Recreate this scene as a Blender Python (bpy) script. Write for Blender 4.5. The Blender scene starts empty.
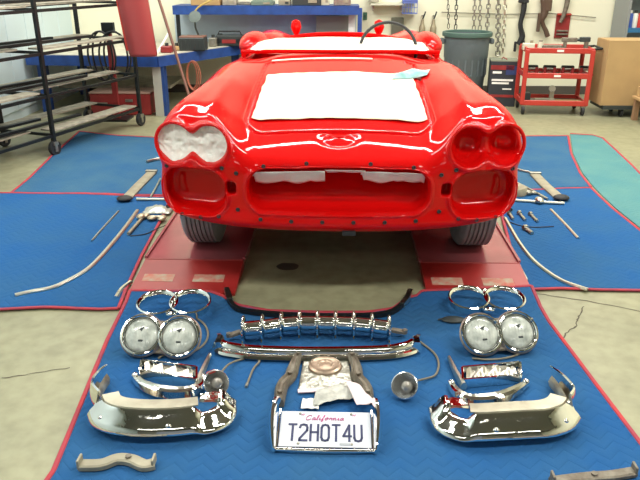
import bpy, math, random
import numpy as np
from mathutils import Vector, Matrix, noise
R = math.radians
random.seed(7)
C = bpy.context.scene.collection
S = bpy.context.scene
# ---------------------------------------------------------------- camera
F_PX, TILT, EYE = 675.0, R(21.8), 1.47
YAW = math.atan(20.0/F_PX)
cam = bpy.data.objects.new('camera', bpy.data.cameras.new('camera'))
C.objects.link(cam); S.camera = cam
cam.data.sensor_width = 36; cam.data.lens = F_PX/640*36
cam.data.clip_end = 200
cam.location = (0, 0, EYE)
cam.rotation_euler = (math.pi/2 - TILT, 0, YAW)
# ---------------------------------------------------------------- world
w = bpy.data.worlds.new('sky'); S.world = w; w.use_nodes = True
bg = w.node_tree.nodes['Background']
bg.inputs[0].default_value = (0.86, 0.94, 1.0, 1); bg.inputs[1].default_value = 0.22
# ---------------------------------------------------------------- lamps in the ceiling
LAMPS = [(-2.2, 1.2), (2.2, 1.2), (-2.2, 4.2), (2.2, 4.2), (-2.2, 7.0), (2.2, 7.0), (0.0, 5.4), (-1.3, -2.2), (2.0, -2.2)]
for lx, ly in LAMPS:
    ld = bpy.data.lights.new('ceiling_lamp_light', 'AREA'); ld.shape = 'RECTANGLE'
    ld.size = 2.4; ld.size_y = 0.28; ld.energy = 30 if ly < 0 else (72 if lx < 0 else 105); ld.color = (1.0, 0.97, 0.88)
    lo = bpy.data.objects.new('ceiling_lamp_light', ld); C.objects.link(lo); lo.location = (lx, ly, 3.50)
S.view_settings.view_transform = 'Standard'; S.view_settings.look = 'None'
S.view_settings.gamma = 1; S.view_settings.use_curve_mapping = False
S.view_settings.exposure = 0.0

# ---------------------------------------------------------------- helpers
def G(px, py, z=0.0, d=None):
    """point of the place (floor height z, or distance d) surveyed from the photograph"""
    u = (px-340)/F_PX; v = (py-240)/F_PX
    dy = math.cos(TILT)-v*math.sin(TILT); dz = -math.sin(TILT)-v*math.cos(TILT)
    t = (z-EYE)/dz if d is None else d/dy
    return Vector((u*t, dy*t, EYE+dz*t))

MATS = {}
def mat(name, col, rough=.5, metal=0.0, var=0.0, scale=8.0, bump=0.0, bscale=60.0, col2=None, coat=0.0, spec=None, emit=None):
    if name in MATS: return MATS[name]
    m = bpy.data.materials.new(name); m.use_nodes = True; nt = m.node_tree
    b = nt.nodes['Principled BSDF']
    b.inputs['Base Color'].default_value = (*col, 1)
    b.inputs['Roughness'].default_value = rough; b.inputs['Metallic'].default_value = metal
    b.inputs['Coat Weight'].default_value = coat; b.inputs['Coat Roughness'].default_value = .03
    if spec is not None: b.inputs['Specular IOR Level'].default_value = spec
    tc = nt.nodes.new('ShaderNodeTexCoord')
    if var or col2:
        n = nt.nodes.new('ShaderNodeTexNoise'); n.inputs['Scale'].default_value = scale; n.inputs['Detail'].default_value = 5
        nt.links.new(tc.outputs['Object'], n.inputs['Vector'])
        r = nt.nodes.new('ShaderNodeValToRGB'); nt.links.new(n.outputs[0], r.inputs[0])
        r.color_ramp.elements[0].position = .32; r.color_ramp.elements[1].position = .68
        c2 = col2 if col2 else tuple(c*(1-var) for c in col)
        r.color_ramp.elements[0].color = (*c2, 1); r.color_ramp.elements[1].color = (*col, 1)
        nt.links.new(r.outputs[0], b.inputs['Base Color'])
    if bump:
        n = nt.nodes.new('ShaderNodeTexNoise'); n.inputs['Scale'].default_value = bscale; n.inputs['Detail'].default_value = 3
        nt.links.new(tc.outputs['Object'], n.inputs['Vector'])
        bp = nt.nodes.new('ShaderNodeBump'); bp.inputs['Strength'].default_value = bump; bp.inputs['Distance'].default_value = .01
        nt.links.new(n.outputs[0], bp.inputs['Height']); nt.links.new(bp.outputs[0], b.inputs['Normal'])
    if emit:
        b.inputs['Emission Color'].default_value = (*col, 1); b.inputs['Emission Strength'].default_value = emit
    MATS[name] = m; return m

def blanket_mat(name, col, col2):
    """quilted moving blanket: stitched zigzag relief on woven cloth"""
    m = mat(name, col, rough=.95, col2=col2, scale=3.0, spec=.1)
    nt = m.node_tree; b = nt.nodes['Principled BSDF']
    tc = nt.nodes.new('ShaderNodeTexCoord'); sp = nt.nodes.new('ShaderNodeSeparateXYZ'); nt.links.new(tc.outputs['Object'], sp.inputs[0])
    def M(op, a, b_=None):
        n = nt.nodes.new('ShaderNodeMath'); n.operation = op
        for i, v in enumerate([a, b_]):
            if v is None: continue
            if isinstance(v, (int, float)): n.inputs[i].default_value = v
            else: nt.links.new(v, n.inputs[i])
        return n.outputs[0]
    zig = M('PINGPONG', sp.outputs[0], .045)
    yy = M('ADD', sp.outputs[1], zig)
    h = M('ABSOLUTE', M('SINE', M('MULTIPLY', yy, math.pi/.05)))
    h = M('POWER', h, .5)
    nz = nt.nodes.new('ShaderNodeTexNoise'); nz.inputs['Scale'].default_value = 260; nt.links.new(tc.outputs['Object'], nz.inputs['Vector'])
    h2 = M('ADD', h, M('MULTIPLY', nz.outputs[0], .7))
    bp = nt.nodes.new('ShaderNodeBump'); bp.inputs['Strength'].default_value = .55; bp.inputs['Distance'].default_value = .006
    nt.links.new(h2, bp.inputs['Height']); nt.links.new(bp.outputs[0], b.inputs['Normal'])
    return m

def link(name, verts, faces, m, parent=None, smooth=False, origin=(0,0,0)):
    o3 = Vector(origin)
    me = bpy.data.meshes.new(name)
    me.from_pydata([tuple(Vector(v)-o3) for v in verts], [], faces); me.materials.append(m)
    if smooth: me.polygons.foreach_set('use_smooth', [True]*len(me.polygons))
    me.update()
    o = bpy.data.objects.new(name, me); C.objects.link(o)
    if parent: o.parent = parent
    return o

class MB:
    """collects shapes, links them as one mesh"""
    def __init__(s): s.v = []; s.f = []; s.M = None
    def add(s, vs, fs):
        n = len(s.v)
        s.v += [(s.M @ Vector(v)) if s.M is not None else Vector(v) for v in vs]
        s.f += [tuple(i+n for i in f) for f in fs]; return s
    def box(s, c, d, rz=0, bev=0.0, rot=None):
        x, y, z = [a/2 for a in d]; c = Vector(c)
        b = min(bev, x*.9, y*.9, z*.9)
        Mx = rot if rot is not None else Matrix.Rotation(rz, 3, 'Z')
        if b <= 0:
            vs = [(i*x, j*y, k*z) for k in (-1,1) for j in (-1,1) for i in (-1,1)]
            fs = [(0,2,3,1),(4,5,7,6),(0,1,5,4),(2,6,7,3),(0,4,6,2),(1,3,7,5)]
        else:
            vs = []; fs = []
            pts = [(-x+b,-y),(x-b,-y),(x,-y+b),(x,y-b),(x-b,y),(-x+b,y),(-x,y-b),(-x,-y+b)]
            inn = [(max(-x+b,min(x-b,p[0])), max(-y+b,min(y-b,p[1]))) for p in pts]
            for zz, P in ((-z, inn), (-z+b, pts), (z-b, pts), (z, inn)): vs += [(p[0], p[1], zz) for p in P]
            for r in range(3):
                for i in range(8):
                    j = (i+1) % 8; fs.append((r*8+i, r*8+j, r*8+8+j, r*8+8+i))
            fs.append(tuple(range(7,-1,-1))); fs.append(tuple(range(24,32)))
        return s.add([c + Mx @ Vector(v) for v in vs], fs)
    def bar(s, p, q, w_, h_=None, up=(0,0,1)):
        """rectangular bar from p to q"""
        p = Vector(p); q = Vector(q); h_ = h_ or w_; t = (q-p); L = t.length; t.normalize()
        u = Vector(up); 
        if abs(t.dot(u)) > .95: u = Vector((0,1,0))
        a = t.cross(u).normalized(); b = a.cross(t)
        vs = [p0 + a*i*w_/2 + b*j*h_/2 for p0 in (p, q) for i, j in ((-1,-1),(1,-1),(1,1),(-1,1))]
        return s.add(vs, [(3,2,1,0),(4,5,6,7),(0,1,5,4),(1,2,6,5),(2,3,7,6),(3,0,4,7)])
    def tube(s, pts, r, seg=8, closed=False, rr=None):
        pts = [Vector(p) for p in pts]; n = len(pts); vs = []; fs = []
        up = None
        for i, p in enumerate(pts):
            a = pts[(i-1) % n] if (i > 0 or closed) else pts[i]; b = pts[(i+1) % n] if (i < n-1 or closed) else pts[i]
            t = (b-a).normalized()
            if up is None:
                up = Vector((0,0,1)) if abs(t.z) < .9 else Vector((1,0,0))
            x = t.cross(up).normalized(); up2 = x.cross(t).normalized()
            up = up2
            q = rr[i] if rr else r
            for k in range(seg):
                g = 2*math.pi*k/seg; vs.append(p + (x*math.cos(g)+up2*math.sin(g))*q)
        m_ = n if closed else n-1
        for i in range(m_):
            for k in range(seg):
                j = (i+1) % n; l = (k+1) % seg
                fs.append((i*seg+k, i*seg+l, j*seg+l, j*seg+k))
        if not closed: fs.append(tuple(range(seg-1,-1,-1))); fs.append(tuple((n-1)*seg+k for k in range(seg)))
        return s.add(vs, fs)
    def cyl(s, p, q, r, seg=16, r2=None):
        return s.tube([p, q], r, seg, rr=[r, r if r2 is None else r2])
    def lathe(s, prof, c=(0,0,0), seg=28, sx=1, sy=1):
        """profile of (radius, z) round the z axis"""
        vs = []; fs = []; n = len(prof)
        for k in range(seg):
            g = 2*math.pi*k/seg
            for r, z in prof: vs.append((c[0]+r*sx*math.cos(g), c[1]+r*sy*math.sin(g), c[2]+z))
        for k in range(seg):
            l = (k+1) % seg
            for i in range(n-1): fs.append((k*n+i, l*n+i, l*n+i+1, k*n+i+1))
        return s.add(vs, fs)
    def ball(s, c, r, seg=12, rings=8):
        rx, ry, rz = r if isinstance(r, tuple) else (r, r, r)
        prof = [(max(math.sin(math.pi*i/rings), .001), -math.cos(math.pi*i/rings)) for i in range(rings+1)]
        vs = []; fs = []; n = rings+1
        for k in range(seg):
            g = 2*math.pi*k/seg
            for a, z in prof: vs.append((c[0]+a*rx*math.cos(g), c[1]+a*ry*math.sin(g), c[2]+z*rz))
        for k in range(seg):
            l = (k+1) % seg
            for i in range(rings): fs.append((k*n+i, l*n+i, l*n+i+1, k*n+i+1))
        return s.add(vs, fs)
    def sweep(s, path, sec, closed=False, closed_sec=True, scale=None):
        """section of (side, height) along a path; side is to the right of travel"""
        path = [Vector(p) for p in path]; n = len(path); k = len(sec); vs = []; fs = []
        for i, p in enumerate(path):
            a = path[(i-1) % n] if (i > 0 or closed) else None; b = path[(i+1) % n] if (i < n-1 or closed) else None
            d1 = (p-a).normalized() if a is not None else None; d2 = (b-p).normalized() if b is not None else None
            d1 = d1 if d1 is not None else d2; d2 = d2 if d2 is not None else d1
            r1 = Vector((d1.y, -d1.x, 0)).normalized(); r2 = Vector((d2.y, -d2.x, 0)).normalized()
            rt = (r1+r2); rt = rt.normalized() if rt.length > 1e-6 else r1
            mt = 1/max(.5, rt.dot(r1)); sc = scale[i] if scale else 1
            if not isinstance(sc, (tuple, list)): sc = (sc, sc)
            for u, z in sec: vs.append(p + rt*u*mt*sc[0] + Vector((0,0,z*sc[1])))
        kk = k if closed_sec else k-1
        for i in range(n if closed else n-1):
            j = (i+1) % n
            for q in range(kk):
                l = (q+1) % k; fs.append((i*k+q, j*k+q, j*k+l, i*k+l))
        if closed_sec and not closed: fs.append(tuple(range(k-1,-1,-1))); fs.append(tuple((n-1)*k+q for q in range(k)))
        return s.add(vs, fs)
    def prism(s, poly, z0, z1):
        n = len(poly)
        return s.add([(p[0],p[1],z0) for p in poly]+[(p[0],p[1],z1) for p in poly],
                     [tuple(range(n-1,-1,-1)), tuple(range(n,2*n))]+[(i,(i+1)%n,n+(i+1)%n,n+i) for i in range(n)])
    def build(s, name, m, parent=None, smooth=False, origin=(0,0,0)):
        o = link(name, s.v, s.f, m, parent, smooth, origin)
        if smooth:
            try: o.data.set_sharp_from_angle(angle=R(38))
            except Exception: pass
        return o

def spline(pts, n=8, closed=False):
    """Catmull-Rom through the points"""
    P = [Vector(p) for p in pts]; out = []; N = len(P)
    rng = range(N if closed else N-1)
    for i in rng:
        if closed: a, b, c, d = P[(i-1)%N], P[i], P[(i+1)%N], P[(i+2)%N]
        else: a, b, c, d = P[max(i-1,0)], P[i], P[i+1], P[min(i+2,N-1)]
        for k in range(n):
            t = k/n
            out.append(.5*((2*b)+(c-a)*t+(2*a-5*b+4*c-d)*t*t+(3*b-a-3*c+d)*t**3))
    if not closed: out.append(P[-1])
    return out

def thing(name, label, cat, loc=(0,0,0), rotz=0, group=None):
    o = bpy.data.objects.new(name, None); C.objects.link(o); o.empty_display_size = .05
    o.location = loc; o.rotation_euler = (0,0,rotz); return tag(o, label, cat, group)
def tag(o, label, cat, group=None):
    o['label'] = label; o['category'] = cat
    if group: o['group'] = group
    return o
def struct(o): o['kind'] = 'structure'; return o

# ---------------------------------------------------------------- materials
M_chrome = mat('chrome', (.93,.93,.90), .06, 1.0, bump=.16, bscale=16)
M_chromed = mat('dull_chrome', (.72,.70,.62), .28, 1.0, var=.25, scale=20, bump=.12, bscale=50)
M_steel = mat('worn_steel', (.42,.41,.35), .42, .8, var=.35, scale=30, bump=.2)
M_alu = mat('satin_trim', (.78,.77,.66), .3, 1.0, var=.15, scale=20)
M_brass = mat('tarnished_backside', (.62,.56,.42), .38, .7, col2=(.35,.27,.18), scale=22, bump=.2)
M_black = mat('black_rubber', (.02,.022,.025), .6, var=.3)
M_blackm = mat('black_painted_steel', (.012,.016,.018), .42, .2, var=.3)
M_dark = mat('dark_plastic', (.035,.045,.045), .5)
M_red = mat('red_car_paint', (.62,.003,.003), .60, coat=.60, spec=.02)
M_redm = mat('red_enamel', (.52,.045,.032), .38, var=.12, scale=9, bump=.03)
M_redd = mat('dark_red_enamel', (.33,.03,.03), .45, var=.3, scale=9)
M_paper = mat('masking_paper', (.87,.84,.70), .8, col2=(.78,.70,.50), scale=2.0, bump=.25, bscale=9)
M_white = mat('white_paper', (.88,.88,.84), .75, bump=.7, bscale=22)
M_bench = mat('blue_bench_paint', (.02,.08,.34), .5, var=.35, scale=12)
M_bind = mat('red_binding', (.50,.04,.05), .8, col2=(.32,.045,.08), scale=9)
M_blue = blanket_mat('blue_quilted_cloth', (.020,.105,.30), (.032,.118,.265))
M_blue2 = blanket_mat('faded_blue_cloth', (.032,.115,.25), (.055,.145,.245))
M_teal = blanket_mat('teal_quilted_cloth', (.085,.24,.27), (.12,.28,.27))
M_card = mat('cardboard', (.50,.33,.15), .85, var=.12, scale=5)
M_wood = mat('worn_wood', (.47,.44,.35), .75, var=.4, scale=14, bump=.3)
M_tire = mat('grey_tyre_rubber', (.27,.30,.32), .6, var=.25, scale=12, bump=.2)
M_cable = mat('grey_brown_cable', (.20,.18,.13), .55)
M_ramp = mat('worn_red_ramp_paint', (.42,.10,.115), .18, col2=(.30,.075,.09), scale=4, spec=.6)
M_ramp2 = mat('red_flap_paint', (.36,.022,.02), .4, var=.2, scale=6)
M_anti = mat('worn_grip_patch', (.42,.36,.27), .8, col2=(.5,.12,.09), scale=28)
M_lens = mat('fluted_glass_lens', (.74,.78,.72), .22, 0.0, col2=(.36,.40,.37), scale=24, coat=.6)
M_rust = mat('rusty_grey_metal', (.26,.235,.19), .6, .4, col2=(.15,.12,.09), scale=24, bump=.5)
M_tan = mat('tan_painted_metal', (.40,.37,.27), .5, .2, var=.3, scale=14)

# ================================================================= SETTING
def concrete():
    m = mat('concrete_floor', (.36,.355,.22), rough=.42, col2=(.26,.26,.165), scale=1.6, spec=.5)
    nt = m.node_tree; b = nt.nodes['Principled BSDF']; old = b.inputs['Base Color'].links[0].from_socket
    tc = nt.nodes.new('ShaderNodeTexCoord')
    n = nt.nodes.new('ShaderNodeTexNoise'); n.inputs['Scale'].default_value = 14; n.inputs['Detail'].default_value = 8; nt.links.new(tc.outputs['Object'], n.inputs['Vector'])
    r = nt.nodes.new('ShaderNodeValToRGB'); nt.links.new(n.outputs[0], r.inputs[0])
    r.color_ramp.elements[0].position = .3; r.color_ramp.elements[0].color = (.72,.72,.70,1); r.color_ramp.elements[1].position = .62
    mx = nt.nodes.new('ShaderNodeMix'); mx.data_type = 'RGBA'; mx.blend_type = 'MULTIPLY'; mx.inputs[0].default_value = .8
    nt.links.new(old, mx.inputs[6]); nt.links.new(r.outputs[0], mx.inputs[7]); nt.links.new(mx.outputs[2], b.inputs['Base Color'])
    return m
M_conc = concrete()
fl = struct(MB().box((.8, 1.5, -.05), (8.4, 14.6, .1)).build('floor', M_conc))
M_crack = mat('crack_dirt', (.10,.085,.06), .9)
def crack(pts, w_, name='crack'):
    P = spline([G(*p) for p in pts], 6); vs = []; fs = []
    for i, p in enumerate(P):
        t = (P[min(i+1,len(P)-1)]-P[max(i-1,0)]).normalized(); n = Vector((t.y,-t.x,0))
        j = random.uniform(-1,1)*w_*1.5; ww = w_*random.uniform(.5,1.3)
        vs += [(p+n*(j-ww))+Vector((0,0,.0012)), (p+n*(j+ww))+Vector((0,0,.0012))]
    for i in range(len(P)-1): fs.append((2*i,2*i+1,2*i+3,2*i+2))
    o = link(name, vs, fs, M_crack, fl); return o
crack([(583,303),(578,313),(576,322),(566,330),(561,344)], .0035)
crack([(535,291),(560,294),(600,300),(645,309)], .003, 'expansion_joint')
for sx_, sy_, sr in ((289,267,.05),(236,269,.025)):
    c_ = G(sx_, sy_); P = [(c_.x+sr*(1+.4*noise.noise(Vector((a,sx_,0))))*math.cos(a)*1.2, c_.y+sr*(1+.4*noise.noise(Vector((a,sx_,3))))*math.sin(a), .001) for a in [2*math.pi*i/20 for i in range(20)]]
    link('oil_stain', P, [tuple(range(20))], mat('oil_dirt', (.045,.04,.035), .35), fl)
crack([(0,384),(30,379),(70,372)], .0025)
M_wallb = mat('cream_wall_paint', (.86,.85,.66), .7, var=.06, scale=.8)
M_walll = mat('white_wall_cool_light_tint', (.62,.76,.82), .5, var=.08, scale=.8)  # white wall, its cooler light painted in as a blue tint
struct(MB().box((.8, 8.85, 1.9), (8.6, .12, 4.0)).build('wall_back', M_wallb))
struct(MB().box((-3.46, 1.5, 1.9), (.12, 14.6, 4.0)).build('wall_left', M_walll))
struct(MB().box((5.06, 1.5, 1.9), (.12, 14.6, 4.0)).build('wall_right', M_wallb))
fw = struct(MB().box((-2.45, -5.8, 1.9), (2.0, .12, 4.0)).box((3.9,-5.8,1.9),(2.3,.12,4.0)).box((.65,-5.8,3.35),(4.2,.12,1.1)).build('wall_front', mat('grey_wall_paint', (.24,.24,.22), .7)))
struct(MB().box((.8, 1.5, 3.95), (8.6, 14.8, .1)).build('ceiling', mat('ceiling_paint', (.18,.18,.16), .8)))
struct(MB().box((.8, 8.78, .05), (8.4, .02, .1)).build('baseboard_back', mat('dark_vinyl_skirting', (.08,.07,.06), .6)))
# panelling on the left wall, cool light put in as blue colour, its seams seen behind the rack
wp = thing('wall_panelling', 'ribbed sheet panelling, tinted pale blue for the cool light, on the wall behind the black rack', 'panel', (-3.39, 7.0, .0))
for k in range(9):
    MB().box((0, -2.0+.45*k, 1.35), (.018, .44, 2.5), bev=.006).build('panel', M_walll, wp)
where = ['over the left of the front blanket','over the right of the front blanket','over the left of the car','over the right of the car','near the back wall above the workbench','near the back wall above the red trolley','over the middle of the car','left of the open front door','right of the open front door']
for (lx, ly), wh in zip(LAMPS, where):
    t = thing('ceiling_lamp', 'long white fluorescent ceiling fixture '+wh, 'lamp', (lx, ly, 3.9), 0, 'fluorescent ceiling fixtures')
    MB().box((0,0,-.30), (2.5,.32,.12), bev=.01).build('housing', mat('white_enamel', (.8,.8,.78), .4), t)
    for sx_ in (-1,1): MB().tube([(sx_,0,0),(sx_,0,-.25)], .008).build('suspension_rod', M_steel, t)

# ================================================================= MOVING BLANKETS
def resample(P, n):
    P = [Vector(p) for p in P]; L = [0]
    for a, b in zip(P, P[1:]): L.append(L[-1]+(b-a).length)
    out = []; j = 0
    for i in range(n+1):
        s_ = L[-1]*i/n
        while j < len(P)-2 and L[j+1] < s_: j += 1
        out.append(P[j].lerp(P[j+1], min(1, (s_-L[j])/max(1e-9, L[j+1]-L[j]))))
    return out
def blanket(label, top, bottom, left, right, m, z0, n=(50,50), binding=True, lift=None, wav=.004, edges='tblr'):
    """top: left to right, far edge; left and right run far to near"""
    nx, ny = n
    base = Vector((sum((top[0]+bottom[-1]).xy)*0, 0, 0))
    c = (top[0]+top[-1]+bottom[0]+bottom[-1])/4; c.z = z0
    T, B, Lf, Rt = resample(top,nx), resample(bottom,nx), resample(left,ny), resample(right,ny)
    root = thing('moving_blanket', label, 'blanket', c)
    grid = []
    for j in range(ny+1):
        v = j/ny; row = []
        for i in range(nx+1):
            u = i/nx
            p = (1-v)*T[i]+v*B[i]+(1-u)*Lf[j]+u*Rt[j]-((1-u)*(1-v)*T[0]+u*(1-v)*T[-1]+(1-u)*v*B[0]+u*v*B[-1])
            z = z0 + .0075 + wav*(noise.noise(Vector((p.x*3,p.y*3,z0*40)))+.35*noise.noise(Vector((p.x*9,p.y*9,1))))
            if lift: z = max(z, lift(p.x, p.y)+z0*.3)
            row.append(Vector((p.x,p.y,max(z, z0+.0065))))
        grid.append(row)
    vs = [p for r in grid for p in r]; N = len(vs); W = nx+1
    fs = [(j*W+i, (j+1)*W+i, (j+1)*W+i+1, j*W+i+1) for j in range(ny) for i in range(nx)]
    vs2 = [Vector((p.x,p.y,p.z-.0055)) for p in vs]
    fs += [tuple(N+k for k in reversed(f)) for f in fs[:]]
    rim = [i for i in range(W)]+[j*W+nx for j in range(1,ny+1)]+[ny*W+i for i in range(nx-1,-1,-1)]+[j*W for j in range(ny-1,0,-1)]
    for a, b in zip(rim, rim[1:]+rim[:1]): fs.append((a,b,N+b,N+a))
    link('quilted_cloth', vs+vs2, fs, m, root, True, c)
    if binding:
        mb = MB()
        segs = {'t':[grid[0][i] for i in range(W)], 'r':[grid[j][nx] for j in range(ny+1)], 'b':[grid[ny][i] for i in range(W)], 'l':[grid[j][0] for j in range(ny+1)]}
        sec = [(-.008,-.004),(.008,-.004),(.009,.000),(.006,.004),(-.006,.004),(-.009,.000)]
        for e in edges: mb.sweep(segs[e], sec)
        mb.build('edge_binding', M_bind, root, True, c)
    return root
def GP(L, z=0): return [G(x, y, z) for x, y in L]
RAMP_Z = .05
def ramp_lift(x, y):
    inside = (-1.10 < x < -.42) or (.40 < x < 1.03)
    if not inside or y < 2.86: return 0
    return .010 + min(1, (y-2.86)/.36)*(RAMP_Z-.01) + .004
# far pair first, nearer pair overlaps them
blanket('dark blue moving blanket far left of the car, beside the rack', GP([(77,134),(120,138),(170,140),(224,148)]), GP([(8,197),(80,197),(186,198)]), GP([(77,134),(50,158),(28,180),(8,197)]), GP([(224,148),(186,198)]), M_blue2, .001, (40,30), edges='tlb')
blanket('blue moving blanket to the left of the car under the long trim strip', GP([(-90,199),(20,198),(80,198),(171,200)]), GP([(-160,322),(-60,318),(0,316),(45,313),(100,314),(118,313)]), GP([(-90,198),(-160,322)]), GP([(171,200),(165,215),(143,257),(128,290),(119,313)]), M_blue, .003, (50,40))
blanket('teal moving blanket at the far right edge of the floor', GP([(568,133),(590,134),(600,137)]), GP([(737,289),(760,281),(800,270)]), GP([(568,133),(571,152),(580,171),(593,187),(613,206),(643,230),(737,289)]), GP([(600,137),(625,160),(655,190),(720,228),(800,270)]), M_teal, .0005, (40,40), edges='tr')
blanket('faded blue moving blanket far right of the car, against the teal one', GP([(446,141),(470,138),(520,136),(566,135)]), GP([(478,190),(540,188),(589,186)]), GP([(446,141),(478,190)]), GP([(566,135),(569,152),(578,172),(589,186)]), M_blue2, .002, (40,30), edges='rt')
blanket('bright blue moving blanket to the right of the car under the loose brackets', GP([(497,191),(540,189.5),(560,188),(589,187)]), GP([(522,289),(560,287),(600,288),(650,288),(730,290)]), GP([(497,190),(503,220),(522,289)]), GP([(589,187),(610,207),(640,231),(730,290)]), M_blue, .004, (50,40))
blanket('large blue moving blanket in front of the car carrying the chrome parts',
        GP([(131,297),(180,297),(212,297),(226,301),(240,308),(270,313),(320,314),(370,313),(395,309),(410,298),(425,294),(480,292),(531,289)]),
        GP([(0,560),(200,545),(420,545),(740,560)]), GP([(131,297),(108,345),(88,395),(55,478),(0,560)]), GP([(531,289),(549,320),(578,358),(610,400),(660,466),(740,560)]),
        M_blue, .002, (80,70), lift=ramp_lift, wav=.002)
BZ = .012   # top of the front blanket

# ================================================================= RAMPS
def ramp(label, xi0, xo0, xi1, xo1):
    """inner and outer edge at the near end and at the far end"""
    t = thing('drive_on_ramp', label, 'ramp', ((xi0+xo0)/2, 3.24, 0)); o = t.location
    y0, y1 = 3.26, 6.7
    MB().add([(xi0,y0,0),(xo0,y0,0),(xo1,y1,0),(xi1,y1,0),(xi0,y0,RAMP_Z),(xo0,y0,RAMP_Z),(xo1,y1,RAMP_Z),(xi1,y1,RAMP_Z)],
             [(0,1,2,3),(7,6,5,4),(0,4,5,1),(1,5,6,2),(2,6,7,3),(3,7,4,0)]).build('deck', M_ramp, t, origin=o)
    for a, b in ((xi0,xi1),(xo0,xo1)):
        MB().bar((a,y0,RAMP_Z+.006),(b,y1,RAMP_Z+.006),.014,.012).build('edge_rail', M_ramp, t, origin=o)
    ya, yb = 2.93, 3.245
    MB().add([(xi0,ya,.0),(xo0,ya,.0),(xo0,yb,0),(xi0,yb,0),(xi0,ya,.013),(xo0,ya,.013),(xo0,yb,RAMP_Z),(xi0,yb,RAMP_Z)],
             [(0,1,2,3),(7,6,5,4),(0,4,5,1),(1,5,6,2),(2,6,7,3),(3,7,4,0)]).build('approach_flap', M_ramp2, t, origin=o)
    MB().cyl((min(xi0,xo0),3.252,RAMP_Z-.004),(max(xi0,xo0),3.252,RAMP_Z-.004),.008).build('hinge', M_redd, t, origin=o)
    lo, hi = min(xi0,xo0), max(xi0,xo0); wd = hi-lo
    for f in (.07, .56):
        x0 = lo+wd*f; x1 = x0+wd*.30; yy0, yy1 = 3.03, 3.10
        zz = lambda y: .013+(y-ya)/(yb-ya)*(RAMP_Z-.013)
        link('grip_patch', [(x0,yy0,zz(yy0)+.001),(x1,yy0,zz(yy0)+.001),(x1,yy1,zz(yy1)+.001),(x0,yy1,zz(yy1)+.001)], [(0,1,2,3)], M_anti, t, origin=o)
ramp('worn red drive-on ramp under the left wheel', -.50, -1.02, -.50, -1.03)
ramp('worn red drive-on ramp under the right wheel', .43, .945, .43, .955)

# ================================================================= THE CAR
CY, CZ, CX = 2.86, RAMP_Z, -.004         # nose position, height of tyre contact
def lerp1(y, ks, vs): return np.interp(y, ks, vs)
def sst(a, b, x):
    t = np.clip((x-a)/(b-a), 0, 1); return t*t*(3-2*t)
def smax(a, b, k):
    h = np.maximum(k-np.abs(a-b), 0)/k; return np.maximum(a, b)+h*h*k*.25
def smin(a, b, k): return -smax(-a, -b, k)
_yk = np.linspace(-.2, 4.8, 500)
def _sm(ks, vs, n=9):
    v = np.interp(_yk, ks, vs); ker = np.ones(n)/n
    return np.convolve(np.pad(v, n, 'edge'), ker, 'same')[n:-n]
_h = _sm([0,.05,.15,.35,.7,1.05,1.55,1.8,2.9,3.3,4.2,4.5],[.60,.635,.68,.74,.815,.87,.925,.935,.90,.90,.80,.60])
_f = _sm([0,.05,.12,.3,.8,1.4,2.0,2.7,3.0,3.5,4.2,4.5],[.72,.775,.80,.84,.88,.895,.86,.86,.93,.92,.82,.6])
def top(x, y):
    x = np.abs(x)
    hc = np.interp(y, _yk, _h); fc = np.interp(y, _yk, _f)
    cl = sst(1.2, 1.5, y)
    w_ = sst(.37, .60, x)
    z = hc*(1-w_) + fc*w_
    z = z + .05*0 - .05*(x/.45)**2*(1-w_)*sst(0, .3, y)*(.4)
    fade = (1-sst(.5, 1.1, y))
    z = z + w_*fade*(.009*np.exp(-((x-.575)/.06)**2)+.009*np.exp(-((x-.745)/.06)**2))
    z = z - np.maximum(x-.68+.06*sst(.2,.8,y), 0)**2*(1.6+1.1*sst(.2,.9,y))
    return z
def face(x, z):
    return .10*(x/.8)**2 + .035*sst(.42, .55, x)*sst(.60, .66, z) + .10*np.maximum(z-.66,0) - .015*np.exp(-((z-.355)/.04)**2)
def d8(x, z):
    a = np.hypot(x-.578, z-.695)-.080; b = np.hypot(x-.742, z-.695)-.080
    return smin(a, b, .05)
def rrect(x, z, cx, cz, hx, hz, r):
    qx = np.abs(x-cx)-hx+r; qz = np.abs(z-cz)-hz+r
    return np.hypot(np.maximum(qx,0), np.maximum(qz,0))+np.minimum(np.maximum(qx,qz),0)-r
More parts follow.
